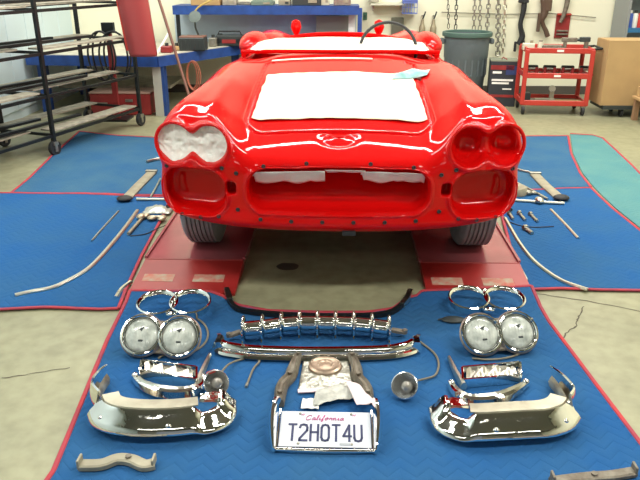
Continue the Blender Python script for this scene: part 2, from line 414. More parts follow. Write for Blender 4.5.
def car_body():
    xs = np.arange(.004, .97, .008, dtype=np.float32)
    ys = [-.06]
    while ys[-1] < 4.62: ys.append(ys[-1] + (.008 if ys[-1] < .36 else (.014 if ys[-1] < 1.2 else .026)))
    ys = np.array(ys, dtype=np.float32); zs = np.arange(.14, 1.04, .008, dtype=np.float32)
    X, Y, Z = xs[:,None,None], ys[None,:,None], zs[None,None,:]
    T = top(X, Y)
    F = face(X, Z)
    side = .885 - .05*sst(.45,.9,Z) - .05*np.exp(-((Y-0.0)/.30)**2)*sst(.66,.56,Z) - .02*np.exp(-((Y-0.0)/.3)**2) - .03*sst(.45,.2,Z)
    side = side - .03*np.exp(-((Y-2.2)/.8)**2)
    zb = .31 + .065*(X/.8)**4*(1-sst(.3,1.2,Y)) - .09*sst(.3,1.3,Y)
    f = smax(Z-T, F-Y, .07)
    f = smax(f, (X-side)*.9, .10)
    f = smax(f, zb-Z, .035)
    f = smax(f, Y-4.5+.25*(X/.9)**2, .12)
    # flange lip under the mouth and between the openings
    # mouth
    arch = .02*(1-(X/.45)**2)
    m2 = rrect(X, Z-arch*(Z>.5), 0, .497, .403, .088, .075)
    mouth = smax(m2, Y-(.09+.75*(Z-.41)), .04)
    lipm = np.maximum(np.abs(m2-.012)-.006, np.abs(Y-F+.004)-.008)
    f = smin(f, lipm, .012)
    f = smax(f, -mouth, .022)
    # the pan inside the mouth, bulging from the bottom
    # oval side openings
    ov = np.sqrt(((X-.655)/1.42)**2+(Z-.487)**2)
    ov = (rrect(X, Z-.03*(X-.65), .655, .483, .143, .100, .085))
    f = smin(f, np.maximum(np.abs(ov-.010)-.007, np.abs(Y-F+.004)-.010), .014)
    f = smax(f, -smax(ov, (Y-F-.115-.06*(Z-.4)), .05), .022)
    # small square hole
    sq = rrect(X, Z, .482, .505, .022, .028, .006)
    f = np.maximum(f, -np.maximum(sq, Y-F-.08))
    # headlight opening: rim, recess and two bowls
    e = d8(X, Z)
    f = smin(f, smax(np.abs(e-.010)-.010, np.abs(Y-F+.004)-.016, .012), .018)
    f = smax(f, -smax(e+.002, (Y-F-.045), .02), .014)
    bow = np.minimum(np.sqrt((X-.578)**2+(Z-.695)**2+((Y-F-.04)*1.1)**2)-.062, np.sqrt((X-.742)**2+(Z-.695)**2+((Y-F-.04)*1.1)**2)-.062)
    f = smax(f, -bow, .015)
    # wheel arches
    for wy in (.68, 3.23):
        arc = np.hypot(Y-wy, Z-.32)-.375
        f = smax(f, -np.maximum(arc, .56-X), .02)
    # hollow underside
    f = smax(f, -np.maximum(np.maximum(rrect(Y, X, 2.3, 0, 1.98, .56, .05), Z-.42), -1), .02)
    # cockpit
    ck = np.maximum(rrect(X, Y, 0, 2.22, .62, .56, .18), .35-Z)
    f = smax(f, -ck, .03)
    # seam of the hood opening
    hd = rrect(X, Y, 0, .85, .45, .58, .10)
    f = np.maximum(f, -(np.maximum(np.abs(hd)-.007, T-.012-Z)))
    # emblem recess on the nose
    em = np.sqrt((X/.075)**2+((Y-.205)/.055)**2)
    f = f + (.005*np.exp(-((em-1)/.22)**2) - .005*np.exp(-((em)/.35)**2))*(Z > .6)
    f = np.concatenate([f[::-1], f], 0).astype(np.float32)
    xs = np.concatenate([-xs[::-1], xs])
    # pad so that it closes
    nx, ny, nz = f.shape
    ins = f < 0
    idx = -np.ones((nx-1,ny-1,nz-1), dtype=np.int64)
    cnt = np.zeros((nx-1,ny-1,nz-1), dtype=np.float32); acc = np.zeros((3,nx-1,ny-1,nz-1), dtype=np.float32)
    co = [xs, ys, zs]
    for ax in range(3):
        sl0 = [slice(None)]*3; sl1 = [slice(None)]*3; sl0[ax] = slice(0,-1); sl1[ax] = slice(1,None)
        a = f[tuple(sl0)]; b = f[tuple(sl1)]; cr = (a<0)!=(b<0)
        t = np.where(cr, a/np.where(cr, a-b, 1), 0)
        base = [None]*3
        for k in range(3):
            shp = [1,1,1]; shp[k] = -1
            if k == ax:
                c0 = co[k][:-1].reshape(shp); c1 = co[k][1:].reshape(shp); base[k] = c0+t*(c1-c0)
            else: base[k] = np.broadcast_to(co[k].reshape(shp), cr.shape)
        o1, o2 = [k for k in range(3) if k != ax]
        for d1 in (0,1):
            for d2 in (0,1):
                s_ = [slice(None)]*3; s_[o1] = slice(d1, co[o1].size-1+d1); s_[o2] = slice(d2, co[o2].size-1+d2); s_ = tuple(s_)
                c_ = cr[s_]; cnt += c_
                for k in range(3): acc[k] += np.where(c_, base[k][s_], 0)
    act = cnt > 0; n = int(act.sum()); idx[act] = np.arange(n)
    V = np.stack([acc[k][act]/cnt[act] for k in range(3)], 1)
    Q = []
    for ax in range(3):
        o1, o2 = (ax+1)%3, (ax+2)%3
        sl0 = [slice(None)]*3; sl1 = [slice(None)]*3; sl0[ax] = slice(0,-1); sl1[ax] = slice(1,None)
        a = ins[tuple(sl0)]; b = ins[tuple(sl1)]
        for sgn, cr in ((0, a & ~b), (1, ~a & b)):
            P = np.argwhere(cr)
            ok = (P[:,o1]>0)&(P[:,o2]>0)&(P[:,o1]<f.shape[o1]-1)&(P[:,o2]<f.shape[o2]-1); P = P[ok]
            def at_(d1, d2):
                q = P.copy(); q[:,o1] -= d1; q[:,o2] -= d2; return idx[q[:,0],q[:,1],q[:,2]]
            quad = [at_(1,1), at_(0,1), at_(0,0), at_(1,0)]
            if sgn: quad = quad[::-1]
            Q.append(np.stack(quad, 1))
    Q = np.concatenate(Q)
    # light smoothing, so that the paint reflects cleanly
    E0 = np.concatenate([Q[:,0],Q[:,1],Q[:,2],Q[:,3]]); E1 = np.concatenate([Q[:,1],Q[:,2],Q[:,3],Q[:,0]])
    A = np.concatenate([E0,E1]); B = np.concatenate([E1,E0])
    deg = np.bincount(A, minlength=n).astype(np.float64); deg[deg==0] = 1
    for it in range(6):
        lam = .5 if it % 2 == 0 else -.42
        L = np.stack([np.bincount(A, weights=V[B,k], minlength=n)/deg for k in range(3)], 1)-V
        V = V+lam*L
    me = bpy.data.meshes.new('body'); me.vertices.add(n); me.vertices.foreach_set('co', V.astype(np.float32).ravel())
    me.loops.add(Q.size); me.loops.foreach_set('vertex_index', Q.astype(np.int32).ravel())
    me.polygons.add(len(Q)); me.polygons.foreach_set('loop_start', np.arange(0, Q.size, 4, dtype=np.int32)); me.polygons.foreach_set('loop_total', np.full(len(Q), 4, dtype=np.int32))
    me.update(calc_edges=True); me.validate()
    me.polygons.foreach_set('use_smooth', [True]*len(me.polygons)); me.materials.append(M_red)
    o = bpy.data.objects.new('body', me); C.objects.link(o)
    return o
car = thing('classic_car', 'shiny red open two-seat classic car being repainted, with white masking paper over its hood', 'car', (CX, CY, CZ))
body = car_body(); body.parent = car
def topz(x, y): return float(top(np.array(x, dtype=float), np.array(y, dtype=float)))
def sheet(name, fn, nx, ny, m, parent, th=.0015):
    """thin sheet over u,v in 0..1"""
    vs = [Vector(fn(i/nx, j/ny)) for j in range(ny+1) for i in range(nx+1)]; W = nx+1; N = len(vs)
    fs = [(j*W+i, j*W+i+1, (j+1)*W+i+1, (j+1)*W+i) for j in range(ny) for i in range(nx)]
    vs2 = [v-Vector((0,0,th)) for v in vs]
    fs += [tuple(N+k for k in reversed(f)) for f in fs[:]]
    rim = list(range(W))+[j*W+nx for j in range(1,ny+1)]+[ny*W+i for i in range(nx-1,-1,-1)]+[j*W for j in range(ny-1,0,-1)]
    for a, b in zip(rim, rim[1:]+rim[:1]): fs.append((b,a,N+a,N+b))
    return link(name, vs+vs2, fs, m, parent, True)
def hoodpaper(u, v):
    y = .385+.68*v + .012*noise.noise(Vector((u*5,0,3)))*(1-v)
    hw = .425-.015*v
    x = -hw+2*hw*u + .008*noise.noise(Vector((0,v*7,5)))*(abs(u-.5)*2)
    return (x, y, topz(x,y)+.010+.006*noise.noise(Vector((x*5,y*5,0)))+.003*noise.noise(Vector((x*16,y*12,2))))
sheet('hood_masking_paper', hoodpaper, 60, 50, M_paper, car)['label'] = 'cream masking paper over the hood opening'
def cockpaper(u, v):
    a = 1 if v < .5 else 1
    hw = .60*(1-.18*max(0,v-.55)/.45*1.0)
    x = -hw+2*hw*u; y = 1.66+1.12*v - .10*(2*u-1)**2*v
    z = .918 + .010*noise.noise(Vector((x*4,y*4,7))) - .02*(abs(2*u-1))**3*0 + .012*math.sin(v*3)
    return (x, y, z)
sheet('cockpit_masking_paper', cockpaper, 40, 40, M_paper, car)['label'] = 'cream masking paper over the open cockpit'
# red frame behind the cockpit paper and the cowl moulding in front of it
m = MB(); P = spline([(-.64,1.75,.895),(-.62,2.2,.895),(-.50,2.66,.905),(-.2,2.86,.930),(.2,2.86,.930),(.50,2.66,.905),(.62,2.2,.895),(.64,1.75,.895)], 8)
m.tube(P, .018, 8); m.build('cockpit_rail', M_red, car, True)
m = MB(); m.tube(spline([(-.64,1.66,.925),(-.45,1.60,.935),(0,1.56,.938),(.45,1.60,.935),(.64,1.66,.925)], 8), .013, 8); m.build('cowl_rail', M_red, car, True)
def cowlstrip(u, v):
    x = -.42+.62*u; y = 1.40+.03*v; return (x, y, topz(x,y)+.008)
sheet('masking_strip', cowlstrip, 30, 2, M_paper, car)
for s_ in (-1, 1):
    m = MB(); m.ball((s_*.69, 2.75, .87), (.115,.34,.095), 24, 14); m.build('rear_fender_crest', M_red, car, True)
# small masked fittings standing behind the cockpit
for x_, z_ in ((-.37,.0),(.32,-.0)):
    m = MB(); m.lathe([(.001,.0),(.035,.0),(.028,.03),(.012,.05),(.03,.08),(.045,.12),(.035,.165),(.001,.18)], (x_, 3.02, .86+z_), 14)
    m.build('fitting_post', M_red, car, True)
# steering wheel
m = MB(); cx_, cy_, cz_ = .34, 2.10, .89
pts = [(cx_+.20*math.cos(a), cy_+.075*math.sin(a), cz_+.185*math.sin(a)) for a in [2*math.pi*k/40 for k in range(40)]]
m.tube(pts, .0115, 8, closed=True)
m.tube([(cx_-.2,cy_,cz_),(cx_+.2,cy_,cz_)], .009); m.tube([(cx_,cy_,cz_),(cx_,cy_-.07,cz_-.18)], .009)
m.build('steering_wheel', M_black, car, True)
# paper over the left headlight opening, paper along the top of the mouth
def papermask(u, v):
    x = -.66+.166*(2*u-1); hz = .083
    xa = abs(x)
    # vertical half height of the figure-eight at this x
    h8 = 0
    for c_ in (.578, .742):
        q = .085**2-(xa-c_)**2
        if q > 0: h8 = max(h8, math.sqrt(q))
    h8 = max(h8, .062 if abs(xa-.66) < .05 else .004)
    z = .695+h8*(2*v-1)
    y = float(face(np.array(xa), np.array(z)))+.012+.014*noise.noise(Vector((x*22,z*22,1)))+.016*abs(noise.noise(Vector((x*38,z*38,1))))
    return (x, y, z)
sheet('headlight_masking_paper', papermask, 50, 24, M_white, car, .001)['label'] = 'white crumpled paper stuffed in the headlight opening'
def mouthpaper(a, b, z1, drop, seed):
    def fn(u, v):
        x = a+(b-a)*u
        edge = drop*(.75+.5*abs(noise.noise(Vector((x*8,seed,0))))) * (1 if u > .04 else .5)
        zt = z1+.018*(1-(x/.42)**2)
        z = zt-edge*v; y = .028+.10*(x/.8)**2+.05*v+.008*noise.noise(Vector((x*18,v*2,seed)))
        return (x, y, z)
    return fn
sheet('mouth_masking_paper', mouthpaper(-.395,-.06,.575,.078,1), 40, 6, M_white, car, .001)
sheet('mouth_masking_paper', mouthpaper(-.06,.12,.580,.030,2), 20, 4, M_white, car, .001)
sheet('mouth_masking_paper', mouthpaper(.10,.39,.575,.070,3), 40, 6, M_white, car, .001)
# bolts and bolt holes round the openings
def holes(L):
    for x, z in L:
        for s_ in (-1,1):
            y = float(face(np.array(x), np.array(z)))
            m = MB(); m.lathe([(.0085,-.004),(.010,.0),(.007,.003),(.0045,.001),(.001,.0)], (0,0,0), 10)
            o = m.build('bolt_hole', M_black, car, True); o.location = (s_*x, y-.006, z); o.rotation_euler = (math.pi/2,0,0)
holes([(.07,.368),(.21,.368),(.35,.372),(.455,.41),(.455,.58),(.33,.617),(.14,.635),(.52,.60),(.62,.61),(.70,.61),(.78,.595),(.545,.375),(.63,.365),(.72,.372),(.79,.40)])
m = MB(); m.box((.40*0+.05,-.012,.315),(.06,.02,.018)); m.build('tow_slot', M_black, car)
# emblem ridge: small crossed relief on the nose
m = MB()
for s_ in (-1,1):
    m.tube([Vector((s_*t, .205+.02*math.sin(t*30), topz(s_*t,.205)+.006)) for t in [i*.009 for i in range(6)]], .0035, 6)
m.build('emblem_outline', M_red, car, True)
# wheels
def wheel(x, y):
    t = bpy.data.objects.new('wheel', None); C.objects.link(t); t.parent = car; t.location = (x, y, .335)
    m = MB(); prof = [(.20,-.075),(.28,-.086),(.315,-.082),(.333,-.066)]
    for k in range(6):
        a = -.055+k*.022; prof += [(.335,a-.008),(.335,a+.005),(.326,a+.008),(.326,a+.011)]
    prof += [(.333,.078),(.315,.086),(.28,.088),(.20,.075)]
    m.M = Matrix.Rotation(math.pi/2, 4, 'Y'); m.lathe(prof, seg=56); m.build('tyre', M_tire, t, True)
    m = MB(); m.M = Matrix.Rotation(math.pi/2, 4, 'Y'); m.lathe([(.001,.02),(.08,.03),(.15,.0),(.205,.05),(.205,-.06),(.12,-.03),(.001,-.03)], seg=40); m.build('rim', M_steel, t, True)
    m = MB(); m.M = Matrix.Rotation(math.pi/2, 4, 'Y'); m.lathe([(.001,.05),(.03,.048),(.04,.02)], seg=20); m.build('hub_cap', M_chromed, t, True)
for x, y in ((-.735,.70),(.725,.70),(-.745,3.23),(.745,3.23)): wheel(x, y)
# chassis rails and axle seen dark under the body
m = MB()
for s_ in (-1,1): m.box((s_*.42, 2.3, .27), (.08, 3.6, .10))
m.cyl((-.66,.70,.31),(.66,.70,.31),.035); m.cyl((-.66,3.23,.31),(.66,3.23,.31),.035)
for y_ in (.35,1.5,2.9,3.9): m.box((0,y_,.27),(.8,.08,.08))
m.box((0,1.0,.36),(.45,.6,.22), bev=.04)
m.build('chassis', M_dark, car)
# cloth lying at the corner of the hood opening: separate thing
p0 = Vector((CX+.46, CY+1.02, CZ+topz(.46,1.02)+.008)); rg = thing('rag', 'crumpled pale green and white rag lying on the car beside the hood paper', 'cloth', p0)
def ragf(u, v):
    x = -.17+.20*u+.03*v; y = -.06+.12*v+.05*u
    n_ = .5+.5*noise.noise(Vector((u*3,v*3,0)))
    xx = p0.x+x-CX; yy = p0.y+y-CY
    return (x, y, topz(xx,yy)+CZ-p0.z+.012+.055*n_*math.sin(math.pi*min(1,max(0,u)))*math.sin(math.pi*v))
sheet('folded_cloth', ragf, 20, 12, mat('pale_cloth', (.52,.70,.70), .9, col2=(.16,.42,.42), scale=14), rg)

# ================================================================= CHROME PARTS ON THE FRONT BLANKET
def GZ(L, z): return [G(x, y, z) for x, y in L]
def bezel(cl, cr, label):
    """figure-eight headlight bezel lying on the blanket"""
    a, b = G(*cl, BZ), G(*cr, BZ); c = (a+b)/2; t = thing('headlight_bezel', label, 'bezel', c)
    t.rotation_euler = (R(11),0,0); t.location = c+Vector((0,0,.017))
    r = .087
    for k, p in enumerate((a, b)):
        ring = [(p.x+r*math.cos(g), p.y+r*math.sin(g)*.95, 0) for g in [2*math.pi*i/48 for i in range(48)]]
        ring = [Vector((q[0], q[1], BZ+.003)) for q in ring]
        sec = [(.004,0),(.010,.006),(.012,.022),(.006,.040),(-.002,.046),(-.008,.042),(-.004,.036),(.0,.024),(-.001,.010)]
        MB().sweep(ring, [(-u, z) for u, z in sec], closed=True).build('ring', M_chrome, t, True, c)
    m = MB(); m.ball((c.x, c.y-.066, BZ+.022), (.030,.016,.016), 12, 8); m.build('lower_bridge', M_chrome, t, True, c)
    m = MB(); m.ball((c.x, c.y+.066, BZ+.03), (.022,.012,.014), 12, 8); m.build('upper_bridge', M_chrome, t, True, c)
    return t
bezel((160,315), (193,314), 'empty chrome double headlight bezel left of the toothed grille bar, above the twin headlights')
bezel((469,306), (504,306), 'empty chrome double headlight bezel at the right top of the front blanket')

def lamp_pair(cl, cr, label, tilt=R(47), rz=0):
    a, b = G(*cl, .075), G(*cr, .075); c = (a+b)/2; c0 = Vector((c.x, c.y, BZ))
    t = thing('twin_headlight', label, 'headlight', c0)
    d = (b-a).length/2
    ang = math.atan2(b.y-a.y, b.x-a.x)
    MR = Matrix.Translation(Vector((0,0,.078))) @ Matrix.Rotation(ang,4,'Z') @ Matrix.Rotation(tilt,4,'X')
    m = MB(); m.M = MR                                   # stamped backing plate: two dished buckets
    for s_ in (-1,1): m.lathe([(.078,-.002),(.087,.0),(.092,-.006),(.088,-.020),(.070,-.050),(.035,-.066),(.001,-.068)], (s_*d,0,0), 32)
    m.build('bucket', mat('pinkish_bucket', (.42,.34,.30), .4, .6, var=.35, scale=14), t, True)
    m = MB(); m.M = MR; 
    m.box((0,-.055,-.012),(.11,.035,.012), bev=.004); m.build('mounting_plate', M_rust, t)
    m = MB(); m.M = MR; m.box((0,.05,-.012),(.09,.03,.012), bev=.004); m.build('mounting_plate', M_rust, t)
    for s_ in (-1,1):
        m = MB(); m.M = MR; m.lathe([(.070,.004),(.078,.013),(.084,.012),(.087,.003),(.086,-.006)], (s_*d,0,0), 36)
        rg_ = m.build('retaining_ring', M_chrome, t, True)
        m = MB(); m.M = MR; m.lathe([(.001,.016),(.025,.015),(.05,.011),(.063,.006),(.0705,-.004)], (s_*d,0,0), 36)
        l = m.build('lens', M_lens, t, True)
        m = MB(); m.M = MR                               # fluting and aiming marks moulded in the glass
        for q in range(-4,5):
            h_ = math.sqrt(max(0,.058**2-(q*.013)**2))
            zz = lambda x,y: .0158-2.3*(x*x+y*y)
            m.tube([(s_*d+q*.013, yy, zz(q*.013,yy)) for yy in [h_*(-1+2*i/6) for i in range(7)]], .0016, 5)
        m.build('fluting', M_lens, l, True)
        m = MB(); m.M = MR
        m.add([(s_*d-.010,.022,.015),(s_*d+.012,.030,.015),(s_*d+.004,.012,.015),(s_*d-.010,.022,.018),(s_*d+.012,.030,.018),(s_*d+.004,.012,.018)], [(2,1,0),(3,4,5),(0,1,4,3),(1,2,5,4),(2,0,3,5)]); m.build('filament_shield', M_dark, l)
        m = MB(); m.M = MR; m.box((s_*d+.004,-.026,.0155),(.020,.008,.004), bev=.002); m.build('filament_shield', M_dark, l)
        m = MB(); m.M = MR; m.lathe([(.071,.006),(.0735,.010),(.076,.006)], (s_*d,0,0), 36); m.build('gap_shade_ring', M_dark, rg_, True)  # dark ring put in for the shaded gap between lens and rim
        for g in (.6, 2.4, 4.5):
            m = MB(); m.M = MR; m.ball((s_*d+.083*math.cos(g), .083*math.sin(g), .012), (.005,.005,.004), 8, 5); m.build('screw', M_steel, rg_, True)
    return t
lamp_pair((143,341), (181,342), 'pair of round headlights in their housing, at the left edge of the front blanket')
lamp_pair((483,335), (518,332), 'pair of round headlights in their housing, at the right side of the front blanket')

# grille bar with nine teeth
gp = [G(x, y, BZ+.055) for x, y in [(246,330),(265,328),(284,325),(302,323.5),(320,323),(338,323),(356,323.5),(374,325),(391,327)]]
gc = G(319, 335, BZ); t = thing('toothed_grille_bar', 'chrome grille bar with nine upright teeth on the front blanket', 'grille', gc)
gs = spline(gp, 6)
m = MB(); m.tube(gs, .032, 14); m.build('grille_bar', M_chrome, t, True, gc)
for i, p in enumerate(gp):
    m = MB()
    for dz, q in ((0,1),): m.ball((p.x, p.y-.014, p.z+.004), (.013,.050,.062), 14, 10)
    m.tube([(p.x,p.y-.045,p.z-.015),(p.x,p.y-.058,p.z-.04)], .005, 6)
    m.build('tooth', M_chrome, t, True, gc)
for a, b in (((243,333),(231,337)), ((394,329),(407,331))):
    m = MB(); p, q = G(*a, BZ+.03), G(*b, BZ+.02); m.bar(p, q, .026, .012); m.build('end_stud', M_rust, t, origin=gc)
    m = MB(); m.cyl(q-Vector((0,0,.006)), q+Vector((0,0,.012)), .012, 6); m.build('nut', M_steel, t, origin=gc)

# long lower grille moulding
P = spline([G(x, y, BZ) for x, y in [(221,353),(228,356),(250,359),(285,360),(320,360),(355,359),(390,357),(410,353),(418,349)]], 6)
t = thing('grille_moulding', 'long chrome grille moulding with a double rail, lying below the toothed bar', 'moulding', P[len(P)//2]); o_ = t.location
m = MB(); m.sweep(P, [(.018,.002),(.024,.010),(.018,.020),(.008,.022),(.004,.012),(.006,.002)]); m.build('lower_rail', M_chrome, t, True, o_)
m = MB(); m.sweep(P, [(-.006,.012),(.002,.020),(.0,.036),(-.010,.046),(-.026,.046),(-.034,.034),(-.030,.020),(-.018,.012)]); m.build('upper_rail', M_chrome, t, True, o_)
m = MB(); m.sweep(P, [(.006,.001),(.006,.016),(-.02,.016),(-.02,.001)]); m.build('channel', M_brass, t, False, o_)
for (a, b, c) in (((220,355),(223,347),(220,339)), ((419,352),(418,345),(422,337))):
    m = MB(); m.sweep([G(*a,BZ), G(*b,BZ), G(*c,BZ)], [(-.016,.004),(.016,.004),(.020,.03),(.012,.052),(-.012,.052),(-.02,.03)], scale=[1,.9,.45]); m.build('end_cap', M_chrome, t, True, o_)

# dark bar with bright tips along the blanket edge
P = spline([G(x, y, BZ+.012) for x, y in [(229,294),(232,303),(243,311),(280,315),(330,316),(380,314),(400,307),(411,293)]], 6)
t = thing('curved_bar', 'dark curved metal bar with light tips, behind the toothed grille bar', 'bar', P[20])
MB().sweep(P, [(-.010,-.010),(.010,-.010),(.010,.010),(-.010,.010)]).build('bar_strip', M_blackm, t, False, t.location)
for L in ([(228,291),(230,296),(232,302)], [(404,304),(409,298),(412,290)]):
    MB().sweep(GZ(L, BZ+.012), [(-.012,-.011),(.012,-.011),(.012,.013),(-.012,.013)]).build('bar_tip', M_chromed, t, False, t.location)

# wide brackets with pressed middle
def bentarm(L, widths, label, m_, z=BZ, h=.028, name='mounting_bracket'):
    P = [G(x, y, z) for x, y in L]; P = spline(P, 6)
    W = np.interp(np.linspace(0,1,len(P)), np.linspace(0,1,len(widths)), widths)
    t = thing(name, label, 'bracket', P[len(P)//2])
    sec = [(-.5,0),(.5,0),(.5,.55),(.32,1.0),(.1,.72),(-.1,.72),(-.32,1.0),(-.5,.55)]
    MB().sweep(P, [(u, v) for u, v in sec], scale=[(w_, h) for w_ in W]).build('arm', m_, t, True, t.location)
    for i in (3, len(P)//2, len(P)-4):
        m = MB(); m.cyl(P[i]+Vector((0,0,h*.6)), P[i]+Vector((0,0,h*1.05)), .008, 10); m.build('bolt_head', M_rust, t, False, t.location)
    return t
bentarm([(304,356),(298,366),(293,380),(285,390),(282,408)], [.030,.034,.046,.038,.045,.036], 'brown stamped steel bracket to the left of the square packet', M_rust, h=.034)
bentarm([(351,356),(358,366),(361,380),(369,390),(372,404)], [.030,.034,.046,.038,.044,.036], 'brown stamped steel bracket to the right of the square packet', M_rust, h=.034)

# square plastic packet with a disc in it
q = GZ([(307,356),(350,356),(357,389),(301,393)], BZ)
c = sum(q, Vector())/4; t = thing('sealed_packet', 'square clear packet holding a round disc, between the two brown brackets', 'packet', c)
def pk(u, v):
    p = (q[0].lerp(q[1],u)).lerp(q[3].lerp(q[2],u), 1-v) - c
    return (p.x, p.y, .004+.012*math.sin(math.pi*u)*math.sin(math.pi*v)+.005*noise.noise(Vector((p.x*40,p.y*40,0))))
sheet('wrapper', pk, 30, 30, mat('silvery_film', (.60,.60,.52), .28, .6, col2=(.36,.37,.33), scale=45, bump=.5), t, .002)
e1 = MB(); e1.bar(q[3]-c+Vector((0,0,.006)), q[2]-c+Vector((0,0,.006)), .022, .004); e1.build('label_strip', mat('pink_card', (.82,.66,.70), .6), t)
d = G(328,367,BZ+.012)-c
m = MB(); m.lathe([(.001,.011),(.025,.009),(.03,.013),(.05,.011),(.055,.014),(.064,.010),(.067,.002)], d, 36); m.build('disc', mat('copper_tone_disc', (.52,.40,.30), .35, .7, var=.3, scale=40), t, True)
# loose papers above the plate
def leaf(name, L, label, m_, z, hgt=.02, parent=None):
    q = GZ(L, z); c = sum(q, Vector())/4
    t = thing(name, label, 'paper', c)
    def fn(u, v):
        p = (q[0].lerp(q[1],u)).lerp(q[3].lerp(q[2],u), 1-v) - c
        return (p.x, p.y, .004+hgt*abs(noise.noise(Vector((p.x*14+3,p.y*14,z*90))))+.004*noise.noise(Vector((p.x*60,p.y*60,0))))
    sheet('leaf', fn, 20, 14, m_, t, .001); return t
leaf('paper_bag', [(320,392),(352,384),(372,396),(316,408)], 'crumpled grey-white paper tucked behind the licence plate', mat('grey_print_paper', (.66,.66,.60), .7, col2=(.42,.43,.40), scale=50), BZ+.006, .03)
leaf('receipt', [(348,380),(362,385),(379,404),(360,406)], 'pale pink slip of paper above the right of the licence plate', mat('pink_paper', (.84,.70,.72), .7), BZ+.034, .01)
leaf('paper_scrap', [(306,400),(322,400),(322,410),(304,410)], 'small white scrap of paper behind the left half of the licence plate', M_white, BZ+.004, .012)

# licence plate with its chrome holder
pb = G(328.5, 449, BZ+.004); t = thing('licence_plate', 'white Californian licence plate with dark blue characters, at the front of the blanket', 'licence plate', pb)
PT = R(9)
PM = Matrix.Translation(Vector((0,0,.004))) @ Matrix.Rotation(PT,4,'X')
W_, H_ = .306, .158
m = MB(); m.M = PM; m.box((0,H_/2,.003),(W_,H_,.003), bev=.001); m.build('plate', mat('plate_white', (.66,.70,.78), .35), t)
M_navy = mat('plate_navy', (.012,.02,.10), .4); M_script = mat('plate_script_red', (.50,.03,.22), .4)
def text(body_, size, x, y, sx, m_, parent, MM, shear=0, name='lettering', z=.0055, ext=.0012, off=0):
    cu = bpy.data.curves.new('lettering', 'FONT'); cu.body = body_; cu.size = size; cu.align_x = 'CENTER'; cu.align_y = 'CENTER'
    cu.extrude = ext; cu.shear = shear; cu.offset = off; cu.resolution_u = 4
    o = bpy.data.objects.new('lettering_source', cu); C.objects.link(o); bpy.context.view_layer.update()
    me = bpy.data.meshes.new_from_object(o.evaluated_get(bpy.context.evaluated_depsgraph_get()))
    bpy.data.objects.remove(o); bpy.data.curves.remove(cu)
    me.transform(MM @ Matrix.Translation(Vector((x,y,z))) @ Matrix.Diagonal(Vector((sx,1,1,1))))
    me.materials.clear(); me.materials.append(m_)
    q = bpy.data.objects.new(name, me); C.objects.link(q); q.parent = parent; return q
# characters as strokes, as on the embossed plate
GL = {'T':[[(0,1),(1,1)],[(.5,1),(.5,0)]], '2':[[(0,.8),(.12,.96),(.5,1),(.88,.96),(1,.8),(.98,.62),(.05,.12),(0,0),(1,0)]],
      'H':[[(0,1),(0,0)],[(1,1),(1,0)],[(0,.52),(1,.52)]], 'O':[[(0,.2),(0,.8),(.15,.96),(.5,1),(.85,.96),(1,.8),(1,.2),(.85,.04),(.5,0),(.15,.04),(0,.2)]],
      '4':[[(.8,0),(.8,1),(0,.3),(1.05,.3)]], 'U':[[(0,1),(0,.2),(.15,.04),(.5,0),(.85,.04),(1,.2),(1,1)]]}
cw, gap, ch = .0245, .0365, .070
for i, k in enumerate('T2HOT4U'):
    x0 = (i-3)*gap-cw/2; m = MB(); m.M = PM
    for st in GL[k]:
        for a, b in zip(st, st[1:]):
            A_ = Vector((x0+a[0]*cw, .026+a[1]*ch, .0055)); B_ = Vector((x0+b[0]*cw, .026+b[1]*ch, .0055))
            d_ = (B_-A_).normalized()*.002; m.bar(A_-d_*1.4, B_+d_*1.4, .0078, .0016)
    m.build('character', M_navy, t)
# flowing script above
def stroke(L, x0, sx, y0, sy, r=.0013):
    m = MB(); m.M = PM; P = spline([(x0+x*sx+.3*y*sx, y0+y*sy, .0058) for x, y in L], 4); m.tube(P, r, 5); m.build('script_letter', M_script, t)
sc = {'C':[(1.6,1.5),(1.1,1.9),(.3,1.5),(0,.6),(.4,0),(1.2,.1),(1.7,.5)], 'a':[(1,.8),(.5,1),(.05,.5),(.3,0),(.9,.5),(1,.9),(.95,.1),(1.3,.2)],
      'l':[(0,.2),(.5,1.2),(.5,1.9),(.2,1.7),(.2,.2),(.6,.1)], 'i':[(0,.3),(.3,1),(.25,.1),(.6,.2)], 'f':[(0,.1),(.5,1.2),(.7,1.9),(.4,1.8),(.3,.4),(.1,-.6),(.5,-.3),(.5,.3)],
      'o':[(.5,1),(.05,.5),(.4,0),(.9,.5),(.6,1),(1.2,.8)], 'r':[(0,.2),(.2,1),(.3,.8),(.8,.9),(.7,.1),(1,.2)], 'n':[(0,1),(.1,0),(.4,.9),(.8,.8),(.8,.1),(1.2,.2)]}
xx = -.068
for k, adv in zip('California', [.021,.0145,.009,.009,.011,.0155,.0125,.0155,.009,.015]):
    stroke(sc[k], xx, .0100, .117, .0115); xx += adv
for x_ in (-.083, .092):
    m = MB(); m.M = PM; m.bar((x_,.138,.0055),(x_+.006,.146,.0055),.002,.001); m.bar((x_+.006,.138,.0055),(x_+.012,.146,.0055),.002,.001); m.build('printed_mark', M_script, t)
m = MB(); m.M = PM; m.box((.065,.012,.0052),(.034,.009,.0012)); m.build('sticker', mat('sticker_grey', (.35,.38,.42), .5), t)
for sx_ in (-1,1):
    for yy in (.012,.146):
        m = MB(); m.M = PM; m.ball((sx_*.088, yy, .006), (.005,.005,.0025), 10, 6); m.build('plate_screw', M_steel, t, True)
pf = thing('plate_holder', 'chrome licence plate holder with bowed side guards round the white plate', 'plate holder', pb+Vector((0,0,.0)))
m = MB(); m.M = PM; m.tube([(-.170,-.010,.002),(-.1,-.014,.004),(0,-.016,.004),(.1,-.014,.004),(.170,-.010,.002)], .007, 10); m.build('bottom_rail', M_chrome, pf, True)
